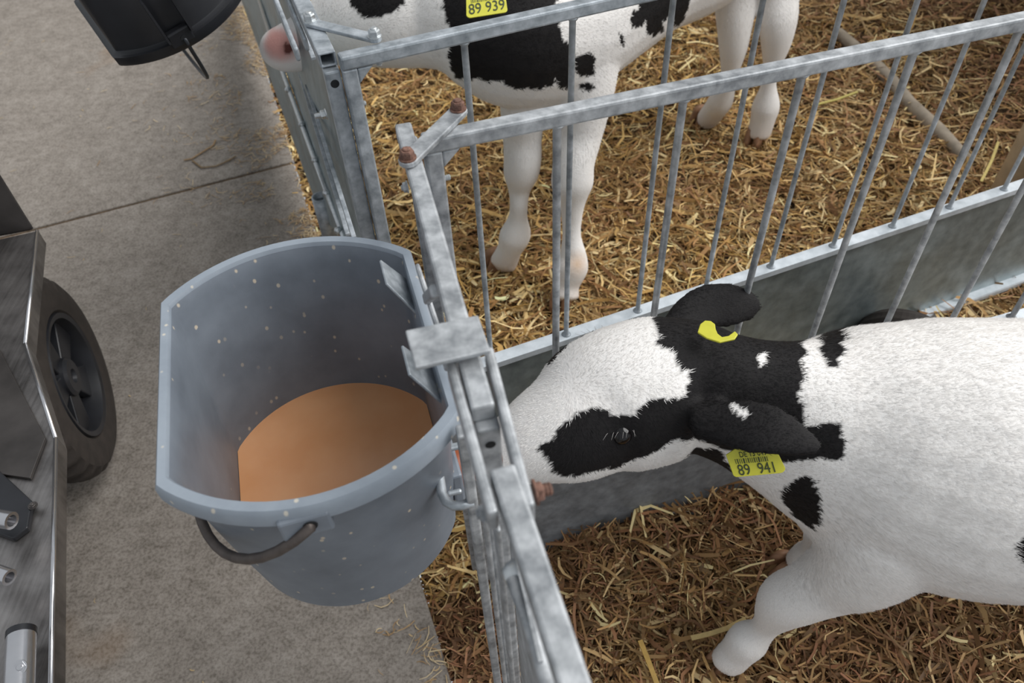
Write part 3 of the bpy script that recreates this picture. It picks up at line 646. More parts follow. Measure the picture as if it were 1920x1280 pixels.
def fur(me, n, colour, direction, length, width, parent, lift=.2):
    me.calc_loop_triangles(); co = verts_np(me); no = norms_np(me)
    tri = np.empty(len(me.loop_triangles)*3, np.int32); me.loop_triangles.foreach_get('vertices', tri); tri = tri.reshape(-1, 3)
    A, B, Cc = co[tri[:, 0]], co[tri[:, 1]], co[tri[:, 2]]
    ar = np.linalg.norm(np.cross(B-A, Cc-A), axis=1); pick = RNG.choice(len(tri), n, p=ar/ar.sum())
    u, v = RNG.random(n), RNG.random(n); f = u+v > 1; u[f], v[f] = 1-u[f], 1-v[f]
    wgt = np.stack([1-u-v, u, v], 1)
    p = (co[tri[pick]]*wgt[:, :, None]).sum(1); nn = (no[tri[pick]]*wgt[:, :, None]).sum(1); nn /= np.linalg.norm(nn, axis=1)[:, None]+1e-9
    L = length(p); keep = L > .001; p, nn, L = p[keep], nn[keep], L[keep]; n = len(p)
    d = direction(p) + RNG.normal(0, .22, (n, 3)); d -= nn*(d*nn).sum(1)[:, None]; d /= np.linalg.norm(d, axis=1)[:, None]+1e-9
    s = np.cross(nn, d); L = L*RNG.uniform(.6, 1.25, n); lf = RNG.uniform(.4, 1.5, n)*lift
    mid = p + d*(L*.5)[:, None] + nn*(L*lf*.42)[:, None]; tip = p + d*L[:, None] + nn*(L*lf*.55)[:, None]
    wd = width*RNG.uniform(.7, 1.3, n)[:, None]/2
    vs = np.stack([p-s*wd-nn*.001, p+s*wd-nn*.001, mid+s*wd*.8, tip, mid-s*wd*.8], 1).reshape(-1, 3)
    b = (np.arange(n)*5)[:, None]
    F = np.concatenate([b+np.array([0, 1, 2]), b+np.array([0, 2, 4]), b+np.array([4, 2, 3])], 1).reshape(-1, 3)
    cols = colour(p); cols = cols*RNG.normal(1, .06, n)[:, None]; cc = np.repeat(cols.clip(0, 1), 5, 0)
    o = mesh_np('fur', vs, F, cc, M_FUR, None); o.parent = parent; o['kind'] = 'stuff'
    o.data.polygons.foreach_set('use_smooth', [True]*len(o.data.polygons)); return o
WHITE = np.array(s2l((240, 237, 234))); BLACK = np.array(s2l((24, 22, 23)))
PINK = np.array(s2l((222, 186, 178)))
PALC = np.stack([WHITE, BLACK, np.array(s2l((96, 56, 50))), np.array(s2l((214, 160, 152)))])
def leg(pts): return [(p, r, r2) for p, r, r2 in pts]
def hoof_mesh(parent, c, d, w=.024, h=.042):
    """cloven hoof: two claws"""
    d = V((d[0], d[1], 0)).normalized(); s = V((-d.y, d.x, 0)); root = None
    for q in (-1, 1):
        bm = bmesh.new(); secs = []
        for z, f, l in ((0, 1.0, 1.0), (.35, .92, .9), (.75, .8, .72), (1.0, .68, .6)):
            cc = V(c) + s*q*w*.52 + V((0, 0, z*h)) + d*(.010*(1-z))
            secs.append([bm.verts.new(cc + s*math.cos(a)*w*.48*f + d*math.sin(a)*w*1.15*l) for a in np.linspace(0, 2*math.pi, 14, endpoint=False)])
        for a, b in zip(secs, secs[1:]):
            for k in range(14): bm.faces.new((a[k], a[(k+1) % 14], b[(k+1) % 14], b[k]))
        bm.faces.new(secs[0][::-1]); bm.faces.new(secs[-1])
        o = obj('hoof', fixn(bm), M_HOOF, None, True); o.parent = parent
def ear_tag(parent, corners, lines, th=.002):
    """plate from 4 corners (top-left, top-right, bottom-right, bottom-left) with printed text"""
    tl, tr, br, bl = [V(c) for c in corners]; xa = (br-bl).normalized(); n = xa.cross(tl-bl).normalized(); ya = n.cross(xa)
    w, h = (br-bl).length, (tl-bl).dot(ya); bm = bmesh.new(); pts = []; r = .09*w
    sh0 = (tl-bl).dot(xa); sh1 = (tr-br).dot(xa)
    for cx, cy, a0, c0 in ((r, r, math.pi, (0, 0)), (w-r, r, 1.5*math.pi, (w, 0))):
        for k in range(5): a = a0+k*math.pi/8; pts.append((cx+r*math.cos(a), cy+r*math.sin(a)))
    pts += [(w+sh1*.9, h*.80), (w*.80+sh1, h), (w*.2+sh0, h), (sh0*.9, h*.80)]
    plate(bm, [bl+xa*x+ya*y for x, y in pts], -n, th)
    t_ = obj('ear_tag', fixn(bm), M_TAG, None, bevel=.0005); t_.parent = parent; t_['label'] = 'yellow ear tag printed ' + lines[0][0]
    bm = bmesh.new(); c = bl+xa*w*.5+ya*h*.93; rod(bm, [c-n*.003, c+n*.003, c+n*.004], [w*.09, w*.09, w*.06], 14); q = obj('tag_button', fixn(bm), M_TAG, None); q.parent = t_
    sk = (sh0+sh1)/2/max(h, 1e-4)
    for txt, size, x, y in lines:
        cu = bpy.data.curves.new('t', 'FONT'); cu.body = txt; cu.size = size*h; cu.align_x = 'CENTER'; cu.extrude = .0002
        o = bpy.data.objects.new('t', cu); C.objects.link(o); dg = bpy.context.evaluated_depsgraph_get(); dg.update()
        me = bpy.data.meshes.new_from_object(o.evaluated_get(dg)); bpy.data.objects.remove(o)
        for v in me.vertices:
            a, b, e = v.co; b = b*1.08; v.co = bl + xa*(w*x+a*.86+sk*(h*y+b)) + ya*(h*y+b) + n*(.0006+e)
        q = link('tag_print', me, M_PRINT); q.parent = t_
    bm = bmesh.new(); x = .14
    for wd in (1, 2, 1, 1, 3, 1, 2, 1, 1, 2, 1, 3, 1, 1, 2, 1):
        if x > .88: break
        A = bl+xa*(w*x+sk*h*.46)+ya*h*.46; plate(bm, [A, A+xa*wd*.009*w, A+xa*wd*.009*w+(ya+xa*sk)*h*.17, A+(ya+xa*sk)*h*.17], n, .0006); x += wd*.009+.026
    q = obj('tag_barcode', fixn(bm), M_PRINT, None); q.parent = t_
    return t_
def lashes(parent, c, d, side, mat, n=8, L=.019):
    bm = bmesh.new()
    for k in range(n):
        q = (k/(n-1)-.5)+random.uniform(-.08, .08); a = V(c)+V(side)*q*.034; e = a + (V(d)*(1+.2*random.random())+V(side)*(q*1.3+random.uniform(-.4, .4))).normalized()*L
        m = (a+e)/2+V((0, 0, .003)); rod(bm, [a, m, e], [.0004, .0003, .0001], 4)
    o = obj('eyelashes', fixn(bm), mat, None); o.parent = parent; o['kind'] = 'stuff'
M_LASH = plain('pale_lash', s2l((150, 146, 144)), .5)

# --- the white calf that drinks
calf1 = thing('calf', 'nearest white and black calf, drinking with lowered head, ear tag 89 941', 'calf', (0, 0, 0))
head = [((-0.0649,0.6078,0.6250), .028, .026), ((-0.0559,0.6119,0.6260), .040, .036), ((-0.0385,0.6169,0.6300), .045, .043), ((-0.0158,0.6213,0.6370), .048, .048), ((0.0069,0.6257,0.6440), .057, .057), ((0.0311,0.6324,0.6500), .067, .067), ((0.0737,0.6463,0.6570), .083, .084), ((0.1181,0.6723,0.6620), .096, .106), ((0.1670,0.6840,0.6660), .101, .114), ((0.2118,0.6909,0.6680), .099, .113), ((0.2496,0.6915,0.6700), .087, .104), ((0.2813,0.6781,0.6670), .081, .100), ((0.3264,0.6680,0.6540), .083, .108), ((0.3884,0.6571,0.6330), .106, .130), ((0.4540,0.6528,0.6100), .140, .164), ((0.5348,0.6418,0.5850), .168, .194)]
trunk = [((0.3984,0.6470,0.6100), .05, .08), ((0.4294,0.6439,0.6050), .105, .135), ((0.4737,0.6415,0.5950), .148, .176), ((0.5513,0.6355,0.5750), .178, .206), ((0.6388,0.6246,0.5580), .194, .216), ((0.7409,0.6178,0.5500), .198, .218)]
trunk += [((.90, .625, .545), .19, .21), ((1.02, .622, .555), .185, .20), ((1.12, .62, .58), .16, .17), ((1.20, .62, .60), .12, .13), ((1.24, .62, .61), .07, .08)]
fl_near = [((0.5547,0.5998,0.5700), .10, .12), ((0.5354,0.5538,0.5100), .095, .112), ((0.5094,0.5310,0.4350), .072, .084), ((0.4772,0.5297,0.3800), .055, .061), ((0.4462,0.5278,0.3450), .047, .051), ((0.4236,0.5310,0.3100), .045, .049), ((0.4147,0.5303,0.2700), .035, .039), ((0.4077,0.5290,0.2250), .0235, .026), ((0.3995,0.5271,0.1950), .0235, .026), ((0.3855,0.5260,0.1650), .034, .037), ((0.3731,0.5226,0.1250), .030, .033), ((0.3587,0.5176,0.0900), .030, .036)]
fl_far = [((0.5173,0.6063,0.5500), .07, .09), ((0.5329,0.6347,0.4200), .05, .06), ((0.5277,0.6487,0.3100), .038, .042), ((0.5408,0.6763,0.2000), .024, .026), ((0.5381,0.6864,0.1500), .027, .029), ((0.5312,0.6940,0.1100), .022, .026)]
def hind(x, y, s): return [((x-.06, y, .60), .10, .13), ((x-.09, y+s*.02, .47), .085, .11), ((x-.05, y+s*.03, .38), .06, .075), ((x+.04, y+s*.02, .30), .036, .05), ((x+.03, y+s*.02, .20), .023, .028), ((x+.01, y+s*.02, .13), .028, .031), ((x-.02, y+s*.02, .085), .027, .032)]
hl1, hl2 = hind(1.17, .52, -1), hind(1.14, .72, 1)
up_e = (-.2, -.5, .8)
ear_near = [((0.2353,0.5964,0.7150), .026, .026), ((0.2550,0.5853,0.7280), .030, .015), ((0.2856,0.5685,0.7420), .036, .0095), ((0.3142,0.5547,0.7460), .034, .0085), ((0.3449,0.5425,0.7400), .023, .0075), ((0.3681,0.5371,0.7320), .011, .006)]
ear_far = [((0.2359,0.7728,0.7000), .022, .020), ((0.2638,0.7987,0.7050), .030, .012), ((0.2976,0.8163,0.7050), .037, .0095), ((0.3359,0.8230,0.7000), .035, .0085), ((0.3652,0.8263,0.6900), .024, .0075), ((0.3790,0.8257,0.6850), .011, .006)]
ear_near = [s+((-.1, -.35, .93),) for s in ear_near]; ear_far = [s+((-.15, -.55, .82),) for s in ear_far]
tail1 = [((1.23, .62, .70), .03, .03), ((1.28, .62, .62), .018, .018), ((1.29, .62, .45), .014, .014), ((1.28, .62, .33), .022, .022), ((1.28, .62, .28), .008, .008)]
brow = [((0.1264,0.6043,0.7050), .016, .012), ((0.1432,0.6010,0.7080), .026, .018), ((0.1644,0.6008,0.7040), .018, .012)]
LU1 = lambda q: [t_+((-1, -.2, 0),) for t_ in q]
LU2 = lambda q: [t_+((-.75, -.65, 0),) for t_ in q]
me1 = voxel_body([head, trunk, LU1(fl_near), LU1(fl_far), LU1(hl1), LU1(hl2), ear_near, ear_far, tail1], .0055, 9)
CP1 = []   # coat patches: (origin, x axis, y axis, polygon, side)
def coat1(p):
    q = p + wob(p, 150, .0022)
    blk = np.zeros(len(p), int)
    for bl_, poly, lo, hi in PATCH1:
        d_ = (q-np.array(PO1))@np.array(PN1); m = in_poly(np.stack([(q-np.array(PO1))@np.array(PX1), (q-np.array(PO1))@np.array(PY1)], 1), poly) & (d_ > lo) & (d_ < hi)
        blk = np.where(m, bl_, blk)
    c = PALC[blk.astype(int)]
    fe = (p[:, 0] > .23) & (p[:, 0] < .44) & (p[:, 1] > .80) & (p[:, 2] > .64); c[fe] = BLACK
    mz = np.clip((-.028-q[:, 0])/.03, 0, 1)[:, None]; c = c*(1-mz*.8)+PINK*mz*.8
    for sy in (-1, 1):
        nd = np.linalg.norm((p-(np.array((-0.0623,0.6070,0.6300))+np.array((-.012, sy*.022, .018))))*np.array((1, 1.3, 1)), axis=1); c[nd < .011] = PALC[2]
    ft = np.clip((.13-p[:, 2])/.05, 0, 1)[:, None]*.35; c = c*(1-ft)+np.array(s2l((176, 148, 116)))*ft
    return c
PO1, PX1, PY1, PN1 = (.4, .65, .65), (.8548, -.5190, 0), (.3918, .6453, .6559), (-.3404, -.5607, .7549)
PATCH1 = []
PATCH1 = [(1, [(-0.3199, -0.0539), (-0.3193, -0.0461), (-0.3193, -0.0382), (-0.3199, -0.0313), (-0.3182, -0.0241), (-0.3165, -0.0168), (-0.3118, -0.0116), (-0.3072, -0.0064), (-0.3025, -0.0012), (-0.2978, 0.004), (-0.293, 0.0093), (-0.2986, 0.0165), (-0.304, 0.0127), (-0.3095, 0.0088), (-0.316, 0.0049), (-0.3215, 0.001), (-0.327, -0.0029), (-0.3324, -0.0068), (-0.3345, -0.0139), (-0.3366, -0.021), (-0.3387, -0.0281), (-0.3407, -0.0352), (-0.3427, -0.0423), (-0.3377, -0.0499), (-0.3327, -0.0575)], 0.065, 9),
(1, [(-0.2396, 0.0726), (-0.2348, 0.0649), (-0.2299, 0.0571), (-0.2247, 0.0522), (-0.2195, 0.0472), (-0.2116, 0.0417), (-0.2056, 0.0353), (-0.2, 0.0291), (-0.195, 0.023), (-0.1873, 0.02), (-0.1797, 0.017), (-0.1723, 0.014), (-0.167, 0.0096), (-0.1617, 0.0051), (-0.1566, 0.0007), (-0.1495, 0.0014), (-0.1425, 0.002), (-0.141, -0.0063), (-0.1396, -0.0147), (-0.1409, -0.0213), (-0.1423, -0.028), (-0.1437, -0.0347), (-0.1509, -0.0386), (-0.1581, -0.0426), (-0.1635, -0.0442), (-0.169, -0.0458), (-0.1744, -0.0475), (-0.1775, -0.0531), (-0.1807, -0.0587), (-0.1847, -0.0644), (-0.1888, -0.0701), (-0.193, -0.0759), (-0.1998, -0.0785), (-0.2065, -0.0812), (-0.2123, -0.0812), (-0.2182, -0.0813), (-0.224, -0.0814), (-0.2298, -0.0814), (-0.2366, -0.0848), (-0.2435, -0.0882), (-0.2487, -0.0951), (-0.2539, -0.1019), (-0.2578, -0.1097), (-0.2618, -0.1175), (-0.265, -0.1235), (-0.2684, -0.1297), (-0.2718, -0.1358), (-0.2752, -0.142), (-0.2796, -0.1501), (-0.284, -0.1583), (-0.2786, -0.1613), (-0.2733, -0.1645), (-0.2681, -0.1678), (-0.2646, -0.1731), (-0.2614, -0.1786), (-0.2586, -0.1845), (-0.2525, -0.185), (-0.2466, -0.1857), (-0.2405, -0.1819), (-0.2346, -0.1783), (-0.2288, -0.1748), (-0.2232, -0.1714), (-0.2177, -0.1681), (-0.212, -0.1643), (-0.2065, -0.1607), (-0.2013, -0.1573), (-0.1961, -0.1539), (-0.1909, -0.1506), (-0.1858, -0.1455), (-0.1802, -0.1401), (-0.1742, -0.1343), (-0.1681, -0.1286), (-0.1625, -0.1232), (-0.1574, -0.1177), (-0.1524, -0.1122), (-0.1474, -0.1068), (-0.1424, -0.1014), (-0.1371, -0.0966), (-0.1319, -0.0918), (-0.1266, -0.087), (-0.1196, -0.0833), (-0.108, -0.0763), (-0.101, -0.0759), (-0.0945, -0.0758), (-0.0938, -0.0809), (-0.0872, -0.081), (-0.0804, -0.0805), (-0.0737, -0.0799), (-0.067, -0.0794), (-0.0602, -0.0787), (-0.0534, -0.0781), (-0.0466, -0.0774), (-0.0398, -0.0761), (-0.0329, -0.0748), (-0.0262, -0.0735), (-0.0194, -0.0722), (-0.0127, -0.0709), (-0.006, -0.0697), (0.0007, -0.0684), (0.0065, -0.0649), (0.0123, -0.0615), (0.018, -0.0581), (0.0238, -0.0547), (0.0295, -0.0513), (0.0352, -0.048), (0.0408, -0.0447), (0.0464, -0.0415), (0.0439, -0.0347), (0.0415, -0.0279), (0.039, -0.0212), (0.032, -0.0205), (0.0249, -0.0198), (0.0168, -0.0182), (0.01, -0.0174), (0.0078, -0.013), (0.0049, -0.0075), (0.0019, -0.0021), (-0.001, 0.0034), (-0.0046, 0.0083), (-0.0082, 0.0133), (-0.0118, 0.0183), (-0.0128, 0.0262), (-0.0138, 0.0342), (-0.0148, 0.0422), (-0.0167, 0.0482), (-0.0187, 0.0542), (-0.0208, 0.0604), (-0.0228, 0.0667), (-0.0249, 0.0731), (-0.0271, 0.08), (-0.0295, 0.0875), (-0.0316, 0.0939), (-0.0336, 0.1002), (-0.0356, 0.1065), (-0.0377, 0.1129), (-0.0397, 0.1192), (-0.045, 0.1235), (-0.0502, 0.1279), (-0.0555, 0.1323), (-0.0608, 0.1366), (-0.066, 0.141), (-0.0713, 0.1453), (-0.0766, 0.1496), (-0.0818, 0.154), (-0.0871, 0.1583), (-0.0924, 0.1626), (-0.0976, 0.1669), (-0.1037, 0.1648), (-0.1098, 0.1628), (-0.1159, 0.1607), (-0.1221, 0.1586), (-0.1282, 0.1565), (-0.1344, 0.1544), (-0.1405, 0.1523), (-0.1402, 0.1433), (-0.1463, 0.1414), (-0.1523, 0.1394), (-0.1584, 0.1375), (-0.1645, 0.1355), (-0.1706, 0.1335), (-0.1767, 0.1315), (-0.1828, 0.1295), (-0.189, 0.1274), (-0.1939, 0.1231), (-0.1988, 0.1187), (-0.2037, 0.1142), (-0.2086, 0.1098), (-0.2136, 0.1053), (-0.2185, 0.1008), (-0.2234, 0.0963), (-0.2283, 0.0917), (-0.2321, 0.0854), (-0.2358, 0.079)], -0.021, 9),
(1, [(-0.1223, -0.1133), (-0.1184, -0.1061), (-0.1155, -0.0999), (-0.1114, -0.0927), (-0.1053, -0.0902), (-0.0991, -0.0876), (-0.0929, -0.0851), (-0.0869, -0.0826), (-0.0816, -0.0874), (-0.0764, -0.0925), (-0.0711, -0.0978), (-0.0657, -0.1031), (-0.0603, -0.1087), (-0.0584, -0.116), (-0.0565, -0.1232), (-0.0638, -0.1246), (-0.071, -0.126), (-0.0783, -0.1274), (-0.0856, -0.1288), (-0.0894, -0.124), (-0.0967, -0.1247), (-0.1041, -0.1254), (-0.1114, -0.1261), (-0.1169, -0.1197)], -0.058, 9),
(1, [(-0.0227, 0.1353), (-0.0164, 0.1374), (-0.0102, 0.1395), (-0.0041, 0.1393), (0.002, 0.1413), (0.008, 0.1434), (0.01, 0.1367), (0.0121, 0.1301), (0.0137, 0.1206), (0.0154, 0.1125), (0.0171, 0.1048), (0.0188, 0.0976), (0.0205, 0.0906), (0.0191, 0.0817), (0.0178, 0.073), (0.0121, 0.0716), (0.0064, 0.0702), (0.0013, 0.0756), (-0.004, 0.0812), (-0.0086, 0.0904), (-0.0135, 0.1009), (-0.0162, 0.1138), (-0.0183, 0.121), (-0.0205, 0.1282)], -0.107, 9),
(1, [(-0.0027, -0.0182), (0.0024, -0.0156), (0.0081, -0.0136), (0.0134, -0.0108), (0.0186, -0.008), (0.0237, -0.0052), (0.0288, -0.0025), (0.0339, 0.0003), (0.039, 0.003), (0.0441, 0.0057), (0.049, -0.0004), (0.0539, -0.0065), (0.0588, -0.0126), (0.0598, -0.019), (0.0609, -0.0255), (0.062, -0.0321), (0.0585, -0.038), (0.0549, -0.0441), (0.0492, -0.0442), (0.0434, -0.0443), (0.0376, -0.0443), (0.0318, -0.0444), (0.0263, -0.0503), (0.0208, -0.0562), (0.0153, -0.0622), (0.0054, -0.0617), (0.0034, -0.0502), (0.0021, -0.0437), (0.0009, -0.0373), (-0.0003, -0.031), (-0.0015, -0.0246)], -0.001, 9),
(1, [(0.0087, -0.1008), (0.0139, -0.0953), (0.019, -0.0899), (0.0241, -0.0846), (0.0292, -0.0794), (0.0369, -0.0793), (0.0445, -0.0792), (0.0487, -0.0848), (0.0529, -0.0904), (0.0572, -0.0961), (0.0615, -0.1019), (0.0658, -0.1077), (0.0685, -0.1165), (0.0714, -0.1258), (0.0744, -0.1354), (0.0707, -0.1419), (0.0674, -0.1495), (0.0606, -0.1485), (0.0538, -0.1475), (0.0469, -0.1466), (0.04, -0.1456), (0.0331, -0.14), (0.0263, -0.1345), (0.0196, -0.1289), (0.013, -0.1234), (0.0108, -0.1117)], -0.118, 9),
(1, [(0.2863, -0.0671), (0.2873, -0.0607), (0.2883, -0.0543), (0.2892, -0.0479), (0.2941, -0.0455), (0.2989, -0.043), (0.3038, -0.0405), (0.3086, -0.038), (0.3135, -0.0356), (0.3183, -0.0331), (0.3232, -0.0307), (0.3262, -0.0363), (0.3293, -0.042), (0.3324, -0.0477), (0.3354, -0.0534), (0.3386, -0.0592), (0.3422, -0.0651), (0.3462, -0.0712), (0.3505, -0.0773), (0.3549, -0.0836), (0.3593, -0.09), (0.3519, -0.0891), (0.3445, -0.0883), (0.3373, -0.0876), (0.3302, -0.0868), (0.3231, -0.0861), (0.3161, -0.0853), (0.3092, -0.0846), (0.3031, -0.0801), (0.2972, -0.0757), (0.2916, -0.0714)], -0.103, 9),
(1, [(-0.2088, 0.0492), (-0.2126, 0.0573), (-0.2122, 0.0644), (-0.2118, 0.0715), (-0.2114, 0.0786), (-0.2109, 0.0856), (-0.2064, 0.0914), (-0.2018, 0.0972), (-0.1972, 0.103), (-0.2148, 0.1214), (-0.2078, 0.1252), (-0.2009, 0.129), (-0.194, 0.1328), (-0.1871, 0.1365), (-0.1802, 0.1403), (-0.1723, 0.1413), (-0.1645, 0.1422), (-0.1569, 0.1435), (-0.1497, 0.145), (-0.1425, 0.1466), (-0.1339, 0.1449), (-0.1255, 0.1434), (-0.1166, 0.1413), (-0.1115, 0.1344), (-0.106, 0.127), (-0.1091, 0.1188), (-0.1122, 0.1106), (-0.1154, 0.1024), (-0.1078, 0.0867), (-0.1128, 0.0825), (-0.1177, 0.0783), (-0.1227, 0.074), (-0.129, 0.0711), (-0.1339, 0.0674), (-0.1392, 0.0641), (-0.1447, 0.0608), (-0.1504, 0.0577), (-0.156, 0.0544), (-0.1616, 0.051), (-0.1671, 0.0477), (-0.1726, 0.0444), (-0.1782, 0.0411), (-0.1854, 0.0431), (-0.1929, 0.045), (-0.2005, 0.047)], -0.130, 9),
(0, [(-0.0772, 0.0499), (-0.0698, 0.056), (-0.0628, 0.0525), (-0.0641, 0.0449), (-0.0655, 0.0375), (-0.0716, 0.0389)], 0.026, 9),
(0, [(-0.0859, -0.0204), (-0.0794, -0.0189), (-0.0729, -0.0175), (-0.0659, -0.0202), (-0.059, -0.0228), (-0.064, -0.0276), (-0.0704, -0.0262), (-0.0769, -0.0248)], 0.078, 9)]

set_col(me1, coat1(verts_np(me1)))
body1 = link('body', me1, M_COAT, None, True); body1.parent = calf1
def dir1(p):
    d = np.zeros_like(p); h = p[:, 0] < .26
    wc = np.array((0.0758,0.6538,0.7350)); r = p-wc
    d[:] = (1, 0, 0); d[:, 2] -= np.clip((.74-p[:, 2])*3, 0, 2.2); d[:, 1] -= np.where(p[:, 1] < .66, .5, -.4)*np.clip((.76-p[:, 2])*4, 0, 1)
    rn = r/(np.linalg.norm(r, axis=1)[:, None]+1e-6)
    sw = np.stack([np.sin(r[:, 0]*45), np.cos(r[:, 1]*60), 0*r[:, 0]], 1)*.5
    d = np.where(h[:, None], np.where((r[:, 0] > -.01)[:, None], rn+sw*.7, np.array((-1, 0, -.3))*1.0+rn*.7), d)
    e = p[:, 0] > .26
    ear = (p[:, 0] > .25) & ((p[:, 1] > .79) | ((p[:, 1] < .60) & (p[:, 0] < .42) & (p[:, 2] > .62)))
    d[ear] = (1, .2, -.1)
    lg = p[:, 2] < .36; d[lg] = (0, 0, -1); return d
def len1(p):
    L = np.full(len(p), .0085); L[p[:, 0] > .42] = .0125; L[p[:, 2] < .38] = .006; L[(p[:, 0] < .0)] = .007
    L[p[:, 0] < -.045] = 0; ear = (p[:, 0] > .25) & ((p[:, 1] > .79) | ((p[:, 1] < .60) & (p[:, 0] < .42) & (p[:, 2] > .62))); L[ear] = .007
    L[p[:, 2] < .11] = .004; L[p[:, 0] > .95] *= 1.2; return L
fur(me1, 230000, coat1, dir1, len1, .00075, calf1)
for c_, d_ in (((0.3507,0.5227,0.0620), (-.7, -.3)), ((0.5095,0.6986,0.0720), (-.9, -.1)), ((1.145, .50, .062), (-1, 0)), ((1.115, .74, .062), (-1, 0))):
    hoof_mesh(calf1, c_, d_)
for c_, d_, s_ in (((0.1362,0.5970,0.7000), (-.3, -.9, .25), (1, .15, 0)), ((0.1253,0.7711,0.6900), (-.3, .9, .3), (1, .15, 0))):
    bm = bmesh.new(); bmesh.ops.create_uvsphere(bm, u_segments=20, v_segments=12, radius=.015)
    for v in bm.verts: v.co += V(c_)
    o = obj('eye', bm, M_EYE, None, True); o.parent = calf1
    lashes(calf1, V(c_)+V((0, 0, .008)), d_, s_, M_LASH)
ear_tag(calf1, ((0.2600,0.5530,0.7150), (0.3240,0.5569,0.7150), (0.3367,0.5330,0.6850), (0.2691,0.5301,0.6850)), [('89  941', .50, .5, .06), ('DE 13 049', .25, .5, .68)])
bm = bmesh.new(); plate(bm, [(0.2386,0.6773,0.8000), (0.2449,0.6912,0.8000), (0.2524,0.6974,0.8000), (0.2597,0.6958,0.8000), (0.2639,0.6897,0.8000), (0.2628,0.6812,0.8000), (0.2636,0.6726,0.8000), (0.2677,0.6666,0.8000), (0.2762,0.6679,0.8000), (0.2862,0.6756,0.8000), (0.2889,0.6697,0.8000), (0.2829,0.6618,0.8000), (0.2630,0.6577,0.8000), (0.2479,0.6663,0.8000)], (0, 0, -1), .003); o = obj('ear_tag', fixn(bm), M_TAG, None, bevel=.001); o.parent = calf1

# --- the calf behind the far divider
calf2 = thing('calf', 'calf standing behind the far divider, pink nose through its pen front, ear tag 89 939', 'calf', (0, 0, 0))
head2 = [((-0.4930,1.6364,0.7450), .026, .026), ((-0.4745,1.6242,0.7500), .043, .042), ((-0.4465,1.6157,0.7550), .051, .050), ((-0.4046,1.6197,0.7650), .056, .058), ((-0.3507,1.6263,0.7800), .068, .074), ((-0.2842,1.6253,0.8000), .086, .098), ((-0.2146,1.6256,0.8120), .094, .114), ((-0.1477,1.6320,0.8100), .092, .118), ((-0.0855,1.6086,0.8080), .09, .122), ((-0.0255,1.6066,0.7850), .102, .14), ((0.0423,1.6326,0.7550), .125, .165), ((0.1300,1.7224,0.7300), .15, .192)]
trunk2 = [((0.0013,1.6750,0.7250), .06, .09), ((0.0552,1.6842,0.7200), .12, .15), ((0.1371,1.7351,0.7200), .155, .18), ((0.2481,1.8545,0.7300), .165, .183), ((0.3875,2.0175,0.7400), .178, .188), ((0.5360,2.1522,0.7350), .185, .195), ((0.7145,2.3659,0.7350), .18, .19), ((0.8492,2.5331,0.7400), .15, .16), ((0.9166,2.6109,0.7500), .08, .09)]
fn2 = [((0.1951,1.6933,0.6800), .08, .11), ((0.2007,1.6720,0.5850), .066, .085), ((0.1912,1.6530,0.4900), .056, .063), ((0.1760,1.6149,0.4250), .050, .053), ((0.1718,1.6008,0.3720), .051, .055), ((0.1714,1.5868,0.3250), .033, .035), ((0.1699,1.5750,0.2800), .026, .027), ((0.1693,1.5593,0.2350), .0245, .026), ((0.1716,1.5433,0.1850), .036, .038), ((0.1678,1.5268,0.1570), .042, .045), ((0.1542,1.5091,0.1150), .032, .035), ((0.1488,1.4926,0.0880), .036, .041)]
ff2 = [((0.0828,1.6555,0.6800), .07, .10), ((0.0631,1.6468,0.5800), .055, .068), ((0.0535,1.6548,0.4900), .046, .051), ((0.0513,1.6452,0.4250), .046, .049), ((0.0459,1.6441,0.3770), .043, .046), ((0.0403,1.6391,0.3350), .028, .030), ((0.0374,1.6275,0.3000), .0235, .025), ((0.0332,1.6278,0.2550), .0245, .027), ((0.0242,1.6291,0.1970), .041, .045), ((0.0080,1.6285,0.1500), .033, .037), ((-0.0085,1.6386,0.1000), .036, .043), ((-0.0168,1.6339,0.0850), .036, .043)]
hn2 = [((0.7941,2.3539,0.7000), .11, .15), ((0.8112,2.3197,0.6100), .088, .12), ((0.8416,2.2926,0.5200), .058, .075), ((0.8485,2.2512,0.4500), .052, .066), ((0.8540,2.2405,0.3800), .042, .050), ((0.8532,2.2317,0.3100), .025, .028), ((0.8533,2.2269,0.2550), .0235, .026), ((0.8572,2.2214,0.1870), .043, .047), ((0.8542,2.2132,0.1400), .039, .041), ((0.8487,2.2081,0.0900), .038, .044)]
hf2 = [((0.7280,2.3639,0.7000), .10, .14), ((0.7211,2.3321,0.6100), .08, .11), ((0.7161,2.2849,0.5300), .062, .075), ((0.7158,2.2455,0.4600), .052, .058), ((0.7199,2.2286,0.3850), .042, .045), ((0.7230,2.2292,0.3100), .028, .030), ((0.7251,2.2383,0.2600), .026, .028), ((0.7198,2.2582,0.1950), .039, .043), ((0.7149,2.2831,0.1500), .038, .042), ((0.7071,2.3210,0.0900), .038, .045)]
e2n = [((-0.0417,1.6071,0.8700), .022, .02), ((-0.0091,1.6080,0.8700), .032, .012), ((0.0286,1.6049,0.8650), .036, .0095), ((0.0663,1.6050,0.8500), .026, .0085), ((0.0878,1.6002,0.8400), .011, .007)]
e2f = [((-0.1011,1.7364,0.9000), .022, .02), ((-0.0962,1.8298,0.9100), .032, .012), ((-0.0789,1.9302,0.9200), .034, .0095), ((-0.0612,2.0553,0.9200), .018, .0085)]
me2 = voxel_body([head2, trunk2, LU2(fn2), LU2(ff2), LU2(hn2), LU2(hf2), e2n, e2f], .0065, 6)
PO2, PX2, PY2, PN2 = (.2, 1.75, .7), (.99354, -.11355, 0), (.04851, .42444, .90416), (-.10267, -.89832, .42722)
PATCH2 = []
